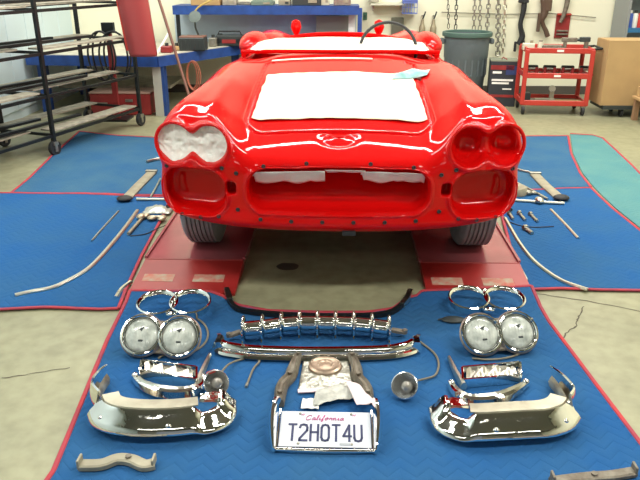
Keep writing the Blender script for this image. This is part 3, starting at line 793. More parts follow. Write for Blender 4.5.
for s_ in (-1,1):
    m = MB(); m.M = PM
    P = spline([(s_*.166,-.020,-.004),(s_*.172,.02,.006),(s_*.176,.09,.016),(s_*.172,.16,.022),(s_*.164,.195,.012),(s_*.176,.21,.0)], 6)
    m.sweep(P, [(-.004,0),(.004,0),(.006,.012),(.002,.022),(-.002,.022),(-.006,.012)], scale=[1.0+1.5*math.sin(math.pi*min(1,i/24)) for i in range(len(P))]); m.build('side_guard', M_chrome, pf, True)
    m = MB(); m.M = PM; m.bar((s_*.158,-.006,.004),(s_*.158,.165,.006),.006,.006); m.build('side_rail', M_chrome, pf)

# parking lights: cup, bulb and wire
def cuplight(c, wire, label, rz, rx=.058, red=False):
    p = G(*c, BZ); t = thing('parking_light', label, 'light', p)
    MR = Matrix.Translation(Vector((0,0,.040))) @ Matrix.Rotation(rz,4,'Z') @ Matrix.Rotation(R(52),4,'X') @ Matrix.Diagonal(Vector((.86,.86,1.1,1)))
    m = MB(); m.M = MR; m.lathe([(.001,-.040),(.018,-.040),(.022,-.030),(.040,-.012),(.052,.008),(.058,.016),(.054,.018),(.048,.008),(.036,-.010),(.016,-.026),(.001,-.028)], seg=32); m.build('reflector_cup', mat('satin_reflector', (.80,.83,.84), .24, .9, var=.2, scale=20), t, True)
    m = MB(); m.M = MR; m.ball((.008,0,.004),(.025,.025,.026),14,10); m.cyl((0,0,-.028),(0,0,-.01),.010); m.build('bulb', mat('smoky_glass', (.34,.32,.28), .15, .2, coat=1), t, True)
    if red:
        m = MB(); m.M = MR; m.box((.0,.052,.004),(.040,.014,.02), bev=.004); m.build('red_gasket', M_redm, t)
    P = spline([G(x, y, BZ+z) for x, y, z in wire], 6); m = MB(); m.tube(P, .0042, 7); m.build('wire', M_cable, t, True, p)
    m = MB(); m.tube([P[-1], P[-1]+(P[-1]-P[-2]).normalized()*.02], .006, 8); m.build('wire_connector', M_steel, t, True, p)
    return t
cuplight((218,395), [(223,375,.05),(231,366,.02),(243,361,.005),(255,359,.005),(262,362,.005),(256,370,.005),(250,385,.005)], 'small chrome cup light with a wire and a red gasket, left of the brown brackets', R(38), red=True)
cuplight((408,394), [(416,380,.03),(428,377,.006),(438,373,.005),(441,362,.005),(437,352,.005),(426,343,.005),(419,338,.02)], 'small chrome cup light with a curling wire, right of the brown brackets', R(-25))

# rectangular grille ends and crescent mouldings
def frame4(L, label, bar_, z=BZ):
    q = GZ(L, z); c = sum(q, Vector())/4; t = thing('corner_moulding', label, 'moulding', c)
    h = .038
    for a, b, nm in ((0,1,'top_rail'),(1,2,'end_rail'),(2,3,'bottom_rail'),(3,0,'end_rail')):
        MB().sweep([q[a], q[b]], [(-.006,.0),(.006,.0),(.008,.6*h),(.002,h),(-.006,h)]).build(nm, M_chrome, t, False, c)
    ins = [p.lerp(c, .12)+Vector((0,0,.012)) for p in q]
    vs = []; nx = 14
    for j in range(5):
        for i in range(nx+1):
            p = ins[0].lerp(ins[1], i/nx).lerp(ins[3].lerp(ins[2], i/nx), j/4); vs.append(p+Vector((0,0,.010*math.sin(i*1.7+j*1.3)+.006*((i*7+j*3)%4))))
    fs = [(j*(nx+1)+i, (j+1)*(nx+1)+i, (j+1)*(nx+1)+i+1, j*(nx+1)+i+1) for j in range(4) for i in range(nx)]
    link('ribbed_backing', vs, fs, M_chromed, t, True, c)
    P = GZ(bar_, z+.012)
    MB().sweep(P, [(-.009,-.010),(.009,-.010),(.013,.004),(.006,.018),(-.006,.018),(-.012,.004)], scale=[1.1]+[.9]*(len(P)-2)+[.6]).build('side_strip', M_alu, t, True, c)
    return t
frame4([(144,371),(199,377),(199,389),(143,381)], 'chrome rectangular moulding with an open side strip, below the left headlights', [(200,386),(206,371),(212,357)])
frame4([(464,373),(520,367),(521,379),(465,385)], 'chrome rectangular moulding with an open side strip, below the right headlights', [(466,385),(458,371),(451,356)])
def crescent(L, label):
    P = spline(GZ(L, BZ), 6); n = len(P); t = thing('crescent_moulding', label, 'moulding', P[n//2])
    sc_ = [.45+.75*math.sin(math.pi*i/(n-1)) for i in range(n)]
    MB().sweep(P, [(.020,.0),(.026,.012),(.018,.030),(.006,.034),(-.004,.026),(.0,.008)], scale=sc_).build('outer_rib', M_chrome, t, True, t.location)
    MB().sweep(P, [(-.004,.0),(-.004,.022),(-.014,.030),(-.024,.024),(-.026,.0)], scale=sc_).build('inner_rib', M_chromed, t, True, t.location)
    for p in (P[1], P[-2]):
        m = MB(); m.ball((p.x,p.y,p.z+.014),(.014,.014,.014),10,8); m.build('end_lug', M_chrome, t, True, t.location)
crescent([(136,381),(144,390),(158,397),(176,400),(192,398),(202,391),(206,381)], 'crescent shaped chrome moulding under the rectangular one on the left')
crescent([(453,383),(459,393),(470,401),(486,402),(503,398),(517,390),(528,381)], 'crescent shaped chrome moulding under the rectangular one on the right')

# wrap-round bumper halves
def bumper(main, wrap, label, notch_side):
    """main: path of the face along its foot; wrap: path of the end that turns away from the viewer"""
    P = GZ(main, BZ+.002); t = thing('bumper_half', label, 'bumper', P[len(P)//2]); o_ = t.location
    P = spline(P, 6); n = len(P); sgn = 1 if notch_side > 0 else -1
    # face section: side + = toward the viewer
    face_ = [(-.012,.118),(.0,.120),(.014,.104),(.026,.080),(.040,.066),(.050,.050),(.052,.034),(.042,.018),(.026,.008),(.010,.002),(.006,.006),(.022,.014),(.036,.026),(.042,.036),(.040,.048),(.030,.060),(.016,.074),(.006,.098),(-.006,.110)]
    face_ = [(u*sgn, z) for u, z in face_]
    sc_ = []
    for i in range(n):
        u = i/(n-1)
        sc_.append((1, .80*(1-.32*float(sst(.60,.68,u)*(1-sst(.84,.90,u))))))
    MB().sweep(P, face_, scale=sc_).build('face_bar', M_chrome, t, True, o_)
    # flat upper flange, cut away before the inner end
    k0, k1 = 0, int(n*.66)
    top_ = [(-.062,.090),(-.062,.094),(-.006,.099),(-.006,.094)]
    MB().sweep(P[k0:k1], [(u*sgn, z) for u, z in top_]).build('upper_flange', mat('dull_nickel_flange', (.50,.48,.38), .42, .85, col2=(.36,.34,.27), scale=12, bump=.15), t, False, o_)
    # inner end: curled flange with the rusty inside
    MB().sweep(P[int(n*.86):], [(u*sgn, z) for u, z in [(-.080,.070),(-.078,.080),(-.03,.088),(.004,.082),(.0,.076),(-.03,.080)]]).build('end_flange', M_chrome, t, True, o_)
    MB().sweep(P[int(n*.62):int(n*.95)], [(u*sgn, z) for u, z in [(-.05,.030),(-.02,.050),(.0,.066),(.004,.060),(-.012,.05),(-.04,.026)]]).build('inner_side', mat('rusty_inside', (.40,.12,.07), .6, .2, var=.5, scale=20), t, True, o_)
    Wp = spline(GZ(wrap, BZ+.004), 6); nw = len(Wp)
    wsec = [(0,.0),(.012,.010),(.018,.040),(.016,.080),(.006,.120),(.0,.124),(-.003,.118),(.008,.080),(.010,.040),(.004,.012)]
    MB().sweep(Wp, [(-u*sgn, z) for u, z in wsec], scale=[(1, 1-.42*(i/(nw-1))**1.3) for i in range(nw)]).build('wrap_end', M_chrome, t, True, o_)
    MB().sweep(Wp[2:-3], [(-u*sgn, z) for u, z in [(-.006,.0),(-.016,.006),(-.020,.030),(-.010,.050)]]).build('wrap_inner_strip', M_brass, t, True, o_)
    m = MB(); p = P[6]; m.box((p.x, p.y+.03, p.z+.03),(.03,.05,.05), bev=.005); m.build('mount_lug', M_steel, t, False, o_)
    for k in (int(n*.12), int(n*.5)):
        m = MB(); p = P[k]; m.ball((p.x, p.y-.038, p.z+.058),(.010,.008,.008),10,6); m.build('bumper_bolt', M_chrome, t, True, o_)
bumper([(105,423),(109,430),(122,435),(147,437),(175,436),(200,433),(215,430),(225,424),(227,414)], [(105,424),(99,415),(98,405),(103,394),(110,384)],
       'left chrome wrap-round bumper half, lying left of the licence plate', 1)
bumper([(566,418),(560,425),(545,430),(520,432),(495,434),(474,435),(458,432),(448,426),(445,416)], [(566,419),(570,410),(566,400),(559,389),(549,378)],
       'right chrome wrap-round bumper half, lying right of the licence plate', -1)

# bent steel straps in front
def strap(L, wd, th, label, m_, standing=.0, bolt=True):
    P = spline(GZ(L, BZ+.002), 5); t = thing('bent_bracket', label, 'bracket', P[len(P)//2])
    MB().sweep(P, [(-wd/2,0),(wd/2,0),(wd/2,th),(wd/2-.006,th+.004),(-wd/2+.006,th+.004),(-wd/2,th)]).build('bracket_arm', m_, t, False, t.location)
    for p, d_ in ((P[0],.034),(P[-1],.030)):
        m = MB(); m.box((p.x,p.y,p.z+d_/2+.004),(.008,wd,d_), bev=.002); m.build('end_tab', m_, t, False, t.location)
    if bolt:
        p = P[int(len(P)*.55)]; m = MB(); m.cyl(p+Vector((0,0,th)), p+Vector((0,0,th+.010)), .010, 8); m.build('bolt_head', M_rust, t, False, t.location)
    return t
strap([(82,472),(103,471),(120,465),(134,466),(147,471),(157,469)], .040, .014, 'tan bent steel bracket lying below the left bumper half', M_tan)
strap([(554,479),(562,477),(590,473),(612,471),(634,467)], .036, .010, 'grey rusty steel bracket in the lower right corner', M_rust)
# smooth grey oval lens cover
p = G(455,319,BZ); t = thing('oval_cover', 'small dull grey oval plastic cover beside the right headlights', 'cover', p)
m = MB(); m.ball((0,0,.006),(.055,.028,.012),20,8); m.build('shell', M_dark, t, True)
m = MB(); m.tube([(-.05,0,.01),(-.07,-.004,.006)], .004); m.build('tab', M_dark, t)
# rubber gaskets
P = spline(GZ([(198,320),(206,326),(210,336),(206,346),(196,353),(182,357),(168,357),(160,361)], BZ+.006), 6)
o = MB().tube(P, .0045, 7).build('rubber_gasket', M_cable, None, True, P[20]); o.location = P[20]; tag(o, 'thin brown gasket strip curling round the left headlights', 'gasket')
P = spline(GZ([(531,335),(530,342),(522,350),(508,355),(490,357),(474,356)], BZ+.006), 6)
o = MB().tube(P, .004, 7).build('rubber_gasket', M_cable, None, True, P[15]); o.location = P[15]; tag(o, 'thin grey gasket strip curling below the right headlights', 'gasket')

# ================================================================= LOOSE PARTS BESIDE THE CAR
LZ, RZ = .011, .012
def rod(name, L, r, label, cat, m_, z, flat=None, hts=None):
    pts = [G(x, y, z) for x, y in L]
    P = spline(pts, 6) if len(pts) > 2 else pts
    c = P[len(P)//2]
    if flat: mb = MB().sweep(P, [(-flat/2,-r),(flat/2,-r),(flat/2,0),(flat/4,r),(-flat/4,r),(-flat/2,0)])
    else: mb = MB().tube(P, r, 8)
    o = mb.build(name, m_, None, True, c); o.location = c; return tag(o, label, cat)
rod('trim_strip', [(13,299),(30,295),(50,291),(66,284),(85,273),(98,261),(112,245),(124,230),(137,212)], .006, 'long curved silver trim strip on the blanket left of the car', 'trim', M_alu, LZ+.006, .026)
rod('trim_strip', [(91,243),(104,228),(118,213)], .004, 'short straight silver strip inside the curve of the long left one', 'trim', M_alu, LZ+.005, .012)
rod('trim_strip', [(505,216),(512,228),(520,241),(531,255),(545,267),(563,278),(587,286)], .006, 'long curved silver trim strip on the blanket right of the car', 'trim', M_alu, RZ+.006, .022)
rod('trim_strip', [(497,222),(505,236),(516,257),(527,278)], .005, 'straight silver strip along the right ramp', 'trim', M_alu, RZ+.005, .020)
rod('trim_strip', [(550,207),(564,221),(577,235)], .004, 'short straight silver strip lying alone right of the small bolts', 'trim', M_alu, RZ+.005, .018)
def flatarm(L, wd, label, z, endc):
    P = GZ(L, z+.006); t = thing('flat_bracket', label, 'bracket', P[1])
    MB().sweep(P, [(-wd/2,-.006),(wd/2,-.006),(wd/2,.004),(wd/2-.01,.010),(-wd/2+.01,.010),(-wd/2,.004)]).build('plate_arm', M_tan, t, False, P[1])
    e = P[endc]; m = MB(); m.ball((e.x,e.y,e.z+.012),(.055,.045,.020),14,8); m.build('rubber_end', M_black, t, True, P[1])
    m = MB(); p = P[0 if endc else -1]; m.box((p.x,p.y,p.z+.012),(wd*1.2,.03,.02), bev=.004); m.build('steel_end', M_steel, t, False, P[1])
flatarm([(151,174),(139,186),(124,202)], .075, 'flat tan bracket with a black rubber end, left of the car', LZ, 2)
flatarm([(534,173),(545,184),(560,197)], .075, 'flat tan bracket with a black rubber end, right of the car', RZ, 2)
rod('steel_rod', [(160,180),(155,190),(150,199)], .007, 'short steel rod beside the left tan bracket', 'rod', M_alu, LZ+.007)
rod('steel_rod', [(136,201),(150,201),(166,201)], .010, 'steel rod lying crossways below the left tan bracket', 'rod', M_alu, LZ+.010)
rod('steel_rod', [(146,163),(153,161),(161,160)], .012, 'short dark chrome rod near the left headlight', 'rod', M_chromed, LZ+.012)
rod('steel_rod', [(510,166),(522,169),(536,172)], .008, 'thin bright rod behind the right tan bracket', 'rod', M_alu, RZ+.008)
rod('steel_rod', [(512,179),(530,188),(547,197)], .008, 'thin bright rod slanting beside the right tan bracket', 'rod', M_alu, RZ+.008)
t = thing('steel_rod', 'bright rod with a lump in its middle, lying across right of the car', 'rod', G(538,201,RZ))
MB().tube(GZ([(508,198),(538,200),(563,201)], RZ+.010), .010, 8).build('rod_shaft', M_alu, t, True, t.location)
m = MB(); m.ball((0,0,.02),(.03,.045,.022),12,8); m.build('clamp', M_alu, t, True)
rod('thin_wire', [(130,238),(145,236),(156,231),(166,227)], .003, 'thin dark wire on the blanket beside the left front wheel', 'wire', M_black, LZ+.003)
rod('thin_wire', [(509,220),(522,224),(536,225),(553,224)], .003, 'thin dark wire lying among the bolts right of the car', 'wire', M_black, RZ+.003)
rod('chrome_strip', [(116,300),(122,291),(131,284)], .006, 'short bright chrome strip at the corner of the left blanket by the ramp', 'trim', M_chrome, LZ+.006, .024)
def bolt(a, b, label, r=.009, z=RZ, m_=M_chromed):
    p, q = G(*a, z+r), G(*b, z+r); t = thing('long_bolt', label, 'bolt', p)
    MB().cyl(p, q, r, 8).build('shank', m_, t, True, p)
    d_ = (q-p).normalized(); MB().cyl(p-d_*.008, p+d_*.014, r*1.8, 6).build('bolt_head', m_, t, False, p)
bolt((509,211),(513,217), 'small steel bolt, leftmost of the row right of the car')
bolt((519,211),(525,218), 'small steel bolt, in the middle of the row right of the car')
bolt((530,212),(537,219), 'small steel bolt, rightmost of the row right of the car')
bolt((525,226),(532,231), 'small bright bolt lying below the row of bolts right of the car', .012)
bolt((143,219),(128,236), 'long brass-coloured bolt beside the left front wheel', .010, LZ, M_brass)
def lump(px, label, name, parts, z, m_):
    p = G(*px, z); t = thing(name, label, 'fitting', p)
    for nm, c_, r_ in parts:
        m = MB(); m.ball(c_, r_, 14, 8); m.build(nm, m_, t, True)
    return t
lump((157,222), 'small tarnished hinge fitting in front of the left wheel', 'hinge_fitting', [('lobe',(-.03,0,.016),(.032,.03,.016)),('lobe',(.03,.01,.014),(.028,.04,.014)),('pin',(0,0,.02),(.05,.010,.012))], LZ, M_brass)
lump((143,221), 'small brass-coloured clamp on the blanket left of the wheel', 'clamp_fitting', [('jaw',(-.012,0,.018),(.030,.034,.018)),('jaw',(.016,.02,.016),(.022,.03,.016))], LZ, M_brass)
p = G(158,213,LZ); t = thing('clear_bag', 'small clear plastic bag of hardware beside the left front wheel', 'bag', p)
def bagf(u, v): return (-.09+.18*u, -.06+.12*v, .004+.035*math.sin(math.pi*u)*math.sin(math.pi*v)+.012*abs(noise.noise(Vector((u*7,v*7,0)))))
sheet('bag_film', bagf, 16, 14, mat('bag_plastic', (.62,.64,.58), .2, .3, col2=(.38,.40,.34), scale=30), t)
p = G(514,192,RZ); t = thing('horn_disc', 'round tan horn-like disc close to the right side of the car', 'horn', p)
m = MB(); m.lathe([(.001,.03),(.03,.034),(.05,.05),(.075,.055),(.085,.04),(.085,.005),(.07,.0)], seg=28); m.build('disc_body', M_tan, t, True)
m = MB(); m.lathe([(.001,.06),(.02,.058),(.03,.04)], seg=18); m.build('centre_boss', M_brass, t, True)
lump((527,193), 'small grey knob-shaped fitting beside the tan disc right of the car', 'knob_fitting', [('knob',(0,0,.018),(.03,.03,.018)),('stem',(.04,0,.014),(.03,.012,.012))], RZ, M_steel)

# ================================================================= BLACK ROLLING RACK (left)
def rack():
    rz = -R(18.4); org = Vector((-2.42, 5.55, 0))
    t = thing('rolling_rack', 'black steel rolling rack with four sloping shelves, along the left wall', 'rack', org, rz)
    # local frame: +y along the rack away from the viewer, +x to the right; depth runs to -x
    D = .64; y0, y1 = -1.15, 1.27
    def post(x, y, h=1.85, r=.030):
        MB().box((x,y,.12+h/2),(r,r,h)).build('post', M_blackm, t)
        m = MB(); m.box((x,y,.105),(.05,.05,.03)); m.box((x-.02,y,.07),(.006,.03,.07)); m.box((x+.02,y,.07),(.006,.03,.07)); f_ = m.build('caster_fork', M_steel, t)
        m = MB(); m.M = Matrix.Translation(Vector((x,y,.066))) @ Matrix.Rotation(math.pi/2,4,'Y'); m.lathe([(.001,-.018),(.02,-.020),(.026,-.014),(.062,-.016),(.066,0),(.062,.016),(.026,.014),(.02,.020),(.001,.018)], seg=20); m.build('caster_wheel', M_black, t, True)
    post(0,0); post(0,y1,1.08); post(0,y0); post(-D,0.1,1.85); post(-D,y1,1.85); post(-D,y0)
    for k, z in enumerate((.17,.50,.84,1.17)):
        for x in (0,-D): MB().box((x,(y0+y1)/2,z),(.022,y1-y0,.024)).build('side_rail', M_blackm, t)
        for y in (y0, -.02, y1): MB().box((-D/2,y,z+.012),(D,.02,.022)).build('cross_bar', M_blackm, t)
        # shelf surface: boards, the two bays separately
        for i, (a, b) in enumerate(((y0+.03,-.06),(.02,y1-.03))):
            n_ = 4
            for j in (0,3) if (i+k)%2 else (0,2):
                xw = D/n_; MB().box((-D+xw*(j+.5), (a+b)/2, z+.034),(xw*.92, b-a-.01*j, .014)).build('shelf_board', M_wood, t)
        # loose long bars and channels lying in the shelf
        for j in range(2):
            MB().bar((-.22-.2*j, y0+.3+.3*j, z+.065), (-.15-.2*j, .55-.3*j+.15*k, z+.068), .045, .022).build('stored_channel', M_blackm, t)
    return t
rack()
def on_rack(x, y, z): return Matrix.Translation(Vector((-2.42,5.55,0))) @ Matrix.Rotation(-R(18.4),4,'Z') @ Vector((x,y,z))
# red body panel hanging on the end of the rack
p = G(141,57,0,6.46); t = thing('fender', 'tall glossy red car body panel hung at the end of the black rack', 'car part', (p.x, p.y, p.z))
m = MB(); P = [(-.19,0),(-.16,-.025),(-.06,-.045),(.08,-.045),(.19,-.02),(.20,0)]
vs = []; 
for z, sx in ((0,.86),(.03,.92),(.3,.97),(.65,1.05),(.95,1.08)):
    for x, y in P: vs.append((x*sx*.74-.075*z*1.5, y, z))
fs = [(j*6+i, j*6+i+1, (j+1)*6+i+1, (j+1)*6+i) for j in range(4) for i in range(5)]
N = len(vs); vs += [(x, y+.02, z) for x, y, z in vs]; fs += [tuple(N+k for k in reversed(f)) for f in fs[:]]
rim = list(range(6))+[j*6+5 for j in range(1,5)]+[24+i for i in range(4,-1,-1)]+[j*6 for j in range(3,0,-1)]
for a, b in zip(rim, rim[1:]+rim[:1]): fs.append((b,a,N+a,N+b))
link('panel_skin', vs, fs, mat('rose_red_paint', (.36,.06,.06), .3), t, True)
m = MB(); m.tube([(-.12,0,.93),(-.2,0,1.25)], .004); m.build('hanging_wire', M_steel, t)
m = MB(); m.box((-.175,.0,.4),(.02,.03,.7),rot=Matrix.Rotation(-.11,3,'Y')); m.build('folded_edge', M_redm, t)

# ================================================================= CORNER BENCH
BH = .64
t = thing('corner_workbench', 'blue workbench with a cream top and upper shelf, in the left back corner', 'workbench', (-2.2, 8.0, 0)); o_ = t.location
poly = [(-3.35,7.30),(-1.91,7.18),(-1.22,8.35),(-1.19,8.70),(-3.35,8.70)]
MB().prism(poly, BH-.012, BH).build('worktop', mat('cream_worktop', (.62,.60,.48), .5, var=.25, scale=10), t, origin=o_)
for a, b in ((0,1),(1,2),(2,3)):
    p, q = Vector((*poly[a],BH-.06)), Vector((*poly[b],BH-.06)); MB().bar(p, q, .03, .105).build('apron', M_bench, t, origin=o_)
MB().box((-1.945,7.25,(BH-.1)/2),(.09,.03,BH-.1)).build('leg', mat('grey_white_leg', (.55,.56,.50), .6), t, origin=o_)
MB().box((-1.885,7.30,(BH-.1)/2),(.03,.13,BH-.1)).build('leg', M_bench, t, origin=o_)
for x, y in ((-1.30,8.55),(-3.25,7.45),(-3.25,8.6)): MB().box((x,y,(BH-.1)/2),(.09,.09,BH-.1)).build('leg', M_bench, t, origin=o_)
MB().box((-2.6,8.2,.22),(1.3,.8,.03)).build('lower_shelf', M_wood, t, origin=o_)
t = thing('long_workbench', 'long workbench against the back wall, blue shelf above a grey-blue backboard', 'workbench', (-.6, 8.5, 0)); o_ = t.location
MB().box((-.46,8.50,BH-.03),(1.28,.5,.06)).build('worktop', M_bench, t, origin=o_)
MB().box((-.94+.0,8.74,.80),(2.25,.02,.40)).build('backboard', mat('grey_blue_board', (.50,.60,.68), .55, var=.1), t, origin=o_)
MB().box((-.88,8.50,1.035),(2.18,.46,.10)).build('upper_shelf', M_bench, t, origin=o_)
MB().box((.22,8.3,.53),(.05,.05,1.06)).build('post', M_bench, t, origin=o_)
MB().box((.13,8.46,.82),(.08,.03,.32)).build('white_post', M_white, t, origin=o_)
MB().box((-1.92,8.3,.84),(.04,.04,.36)).build('post', M_blackm, t, origin=o_)
for x in (-1.1,.15): MB().box((x,8.35,.29),(.07,.07,.58)).build('leg', M_bench, t, origin=o_)
MB().box((-.1,8.60,.80),(.4,.02,.30)).build('grey_door', mat('olive_grey', (.36,.36,.30), .6), t, origin=o_)

# things on the corner bench
def block(name, px, d, z, size, label, cat, m_, extra=None, rz=0, bev=.01):
    p = G(px[0], px[1], 0, d); t = thing(name, label, cat, (p.x, p.y, z), rz)
    MB().box((0,0,size[2]/2), size, bev=bev).build('case', m_, t)
    if extra: extra(t, size)
    return t
def bat(t, s_):
    for x in (-.08,.08): m = MB(); m.cyl((x,0,s_[2]),(x,0,s_[2]+.02),.015,8); m.build('terminal', M_steel, t)
    MB().box((0,0,s_[2]+.004),(s_[0]*.96,s_[1]*.9,.02), bev=.006).build('lid', mat('brown_lid', (.20,.09,.06), .5), t)
    for k in range(6): MB().box((-s_[0]/2+.03+k*.05,-s_[1]/2-.004,s_[2]*.45),(.012,.01,s_[2]*.7)).build('side_rib', M_dark, t)
block('battery', (192,46), 7.75, BH, (.29,.2,.14), 'black car battery with a brown lid on the corner workbench', 'battery', M_dark, bat)
def radio(t, s_):
    MB().box((0,-s_[1]/2-.004,s_[2]*.45),(s_[0]*.5,.01,s_[2]*.35)).build('red_panel', M_redd, t)
    m = MB(); m.tube([(-.14,0,s_[2]),(-.12,0,s_[2]+.04),(.12,0,s_[2]+.04),(.14,0,s_[2])], .008); m.build('handle', M_black, t)
    for x in (-.12,.12): m = MB(); m.cyl((x,-s_[1]/2-.01,s_[2]*.5),(x,-s_[1]/2+.01,s_[2]*.5),.03,14); m.build('dial', M_blackm, t)
block('tool_case', (229,45), 8.25, BH, (.32,.16,.12), 'black tool case with a red front on the corner workbench', 'case', M_dark, radio)
p = G(196,46,0,8.05); t = thing('gooseneck_lamp', 'dark bench lamp with a round head behind the battery', 'lamp', (p.x, p.y, BH))
m = MB(); m.lathe([(.001,.02),(.06,.015),(.07,.0)]); m.build('base', M_dark, t, True)
m = MB(); m.tube(spline([(0,0,.01),(.02,0,.12),(-.01,0,.22),(.0,-.03,.30)],5), .012); m.build('arm', M_dark, t, True)
m = MB(); m.M = Matrix.Translation(Vector((0,-.03,.33))) @ Matrix.Rotation(R(60),4,'X'); m.lathe([(.02,-.04),(.05,-.02),(.07,.02),(.05,.025),(.001,.02)]); m.build('lamp_head', mat('grey_green_metal', (.10,.13,.12), .5, .2), t, True)
for i, (px, d, label, mm, ss) in enumerate([((165,46),7.5,'small brown box at the front corner of the workbench',M_redd,(.12,.12,.07)), ((175,46),7.7,'tan tin beside the battery on the workbench',M_card,(.10,.09,.05)),
        ((212,40),8.15,'grey vise-like tool between the battery and the black case',M_steel,(.09,.14,.10)), ((220,43),8.2,'small silver canister beside the black case',M_chromed,(.05,.05,.11))]):
    p = G(px[0],px[1],0,d); t = thing('bench_tool', label, 'tool', (p.x,p.y,BH))
    MB().box((0,0,ss[2]/2), ss, bev=.01).build('housing', mm, t)
    m = MB(); m.cyl((0,0,ss[2]),(0,0,ss[2]+.03),.02,10); m.build('knob', M_dark, t)
# red box, hose stand, coil, leaning pole
p = G(119,117,0); t = thing('red_tool_chest', 'long dark red metal chest on the floor under the workbench', 'chest', (p.x,p.y+.18,0))
MB().box((0,0,.115),(.66,.30,.23), bev=.01).build('chest_body', M_redd, t)
MB().box((0,0,.238),(.67,.31,.018), bev=.005).build('lid', mat('dusty_pink_lid', (.42,.27,.22), .6), t)
MB().box((.1,-.155,.16),(.08,.012,.03)).build('latch', M_steel, t); MB().box((-.2,-.155,.13),(.12,.012,.015)).build('handle', M_steel, t)
p = G(113,92,0,7.05); t = thing('hose_stand', 'dark upright stand with black hoses looped over it, behind the rack', 'stand', (p.x,p.y,0))
MB().box((0,0,.46),(.05,.05,.92)).build('post', M_redd, t); MB().box((0,0,.01),(.26,.26,.02)).build('foot', M_blackm, t); MB().box((0,0,.93),(.12,.06,.10)).build('hook_head', M_blackm, t)
for k in range(4):
    m = MB(); a = .10+.02*k; m.tube([(a*math.cos(g)*(-1 if k%2 else 1)+(.07 if k%2 else -.07), -.05-.015*k, .66+.24*math.sin(g)) for g in [2*math.pi*i/28 for i in range(28)]], .010, 7, closed=True); m.build('hose_loop', M_black, t, True)
p = G(193,64,0,7.55); t = thing('coiled_cord', 'orange-brown coiled cord hanging from the corner workbench', 'cord', (p.x-.03,p.y-.0,.53))
for k in range(3):
    m = MB(); m.tube([((.05+.014*k)*math.cos(g)+.01*k, -.015*k, -.14+(.14+.01*k)*math.sin(g)) for g in [2*math.pi*i/24 for i in range(24)]], .006, 6, closed=True); m.build('cord_loop', mat('orange_cord', (.45,.14,.08), .6), t, True)
a, b = G(186,90,0,6.7), G(153,-14,0,7.35); a.z = 0.0
a = Vector((G(186,90,0,6.9).x+.03, 6.9, 0)); 
b = G(152,-14,0,7.17)
t = thing('leaning_pole', 'brown pole leaning against the front of the corner workbench', 'pole', a)
q0 = G(186,90,0,6.9); dirv = (b-q0).normalized(); foot = q0 - dirv*(q0.z/dirv.z)
t.location = foot; MB().cyl(foot, b, .015, 10).build('pole_shaft', mat('brown_pole', (.22,.10,.07), .5), t, True, foot)
MB().cyl(foot, foot+dirv*.05, .019, 10).build('pole_tip', M_black, t, True, foot)
a, b = G(155,56,0,7.35), G(167,33,0,7.75); a.z = BH; o = MB().cyl(a, b, .012, 8).build('white_stick', M_white, None, True, a); o.location = a; tag(o, 'short white stick standing aslant on the corner workbench', 'stick')
# yellow air hose drooping from the shelf
P = spline([G(189,18,0,8.24),G(196,8,0,8.22),G(206,2,0,8.2),G(216,-3,0,8.2)], 6); t = tag(MB().tube(P, .010, 8).build('yellow_hose', mat('yellow_rubber', (.62,.45,.13), .5), None, True, P[0]), 'tan-yellow hose curving down over the blue shelf', 'hose'); t.location = P[0]
# things on the blue shelf
SH = 1.085
random.seed(11)
shelf_items = [(206,'cardboard_box','brown cardboard box at the left end of the blue shelf',M_card,(.34,.28,.26)),(229,'parts_tray','tan tray of parts next to the brown box on the blue shelf',M_wood,(.16,.2,.07)),
 (262,'flat_case','flat grey-green case lying on the blue shelf',mat('grey_green_case',(.16,.22,.18),.5),(.26,.25,.05)),(284,'flat_tin','flat pale tin on the blue shelf',M_tan,(.14,.2,.06)),
 (306,'battery_charger','dark ribbed box on the blue shelf above the backboard',M_dark,(.34,.24,.10)),(341,'fan_box','grey framed box at the right part of the blue shelf',M_steel,(.20,.2,.10)),(243,'steel_bar','narrow steel bar on the blue shelf',M_steel,(.16,.05,.03)),
 (324,'small_carton','small cream carton beside the dark ribbed box on the blue shelf',mat('cream_carton',(.66,.62,.45),.7),(.10,.12,.11))]
for px, nm, label, mm, ss in shelf_items:
    p = G(px, 8, 0, 8.42); t = thing(nm, label, 'box', (p.x, p.y, SH))
    MB().box((0,0,ss[2]/2), ss, bev=.006).build('case', mm, t)
    MB().box((0,0,ss[2]+.003),(ss[0]*.85,ss[1]*.85,.008)).build('lid', mm, t)
    MB().box((ss[0]*.2,-ss[1]/2-.003,ss[2]*.5),(ss[0]*.3,.006,ss[2]*.4)).build('front_plate', M_tan if mm is not M_tan else M_dark, t)

# ================================================================= WALL THINGS IN THE MIDDLE
WY = 8.785
def wallthing(name, px, label, cat, parts, d=WY):
    p = G(px[0], px[1], 0, d); t = thing(name, label, cat, p)
    for nm, c_, s_, mm in parts: MB().box(c_, s_, bev=.004).build(nm, mm, t)
    return t
wallthing('electric_panel', (396,27), 'dark grey square box on the back wall behind the steering wheel', 'box', [('case',(0,-.03,0),(.15,.06,.23),mat('grey_brown_box',(.17,.18,.13),.6)),('cover',(0,-.064,0),(.12,.01,.19),mat('grey_brown_cover',(.13,.13,.10),.5))])
wallthing('wall_switch', (364,16), 'small green box on the back wall beside the blue post', 'switch', [('plate',(0,-.008,0),(.05,.016,.09),mat('dark_green',(.05,.16,.10),.5)),('toggle',(0,-.02,0),(.015,.02,.03),M_dark)])
t = thing('wire_basket', 'blue and white wire basket on the back wall', 'basket', G(408,6,0,8.66))
bl = mat('blue_wire', (.10,.16,.50), .5)
MB().box((0,-.0,.06),(.17,.20,.05)).build('contents', mat('blue_stuff', (.12,.17,.45), .7), t)
for k in range(6): MB().box((-.085+.034*k,-.10,0),(.006,.006,.16)).build('wire', bl, t)
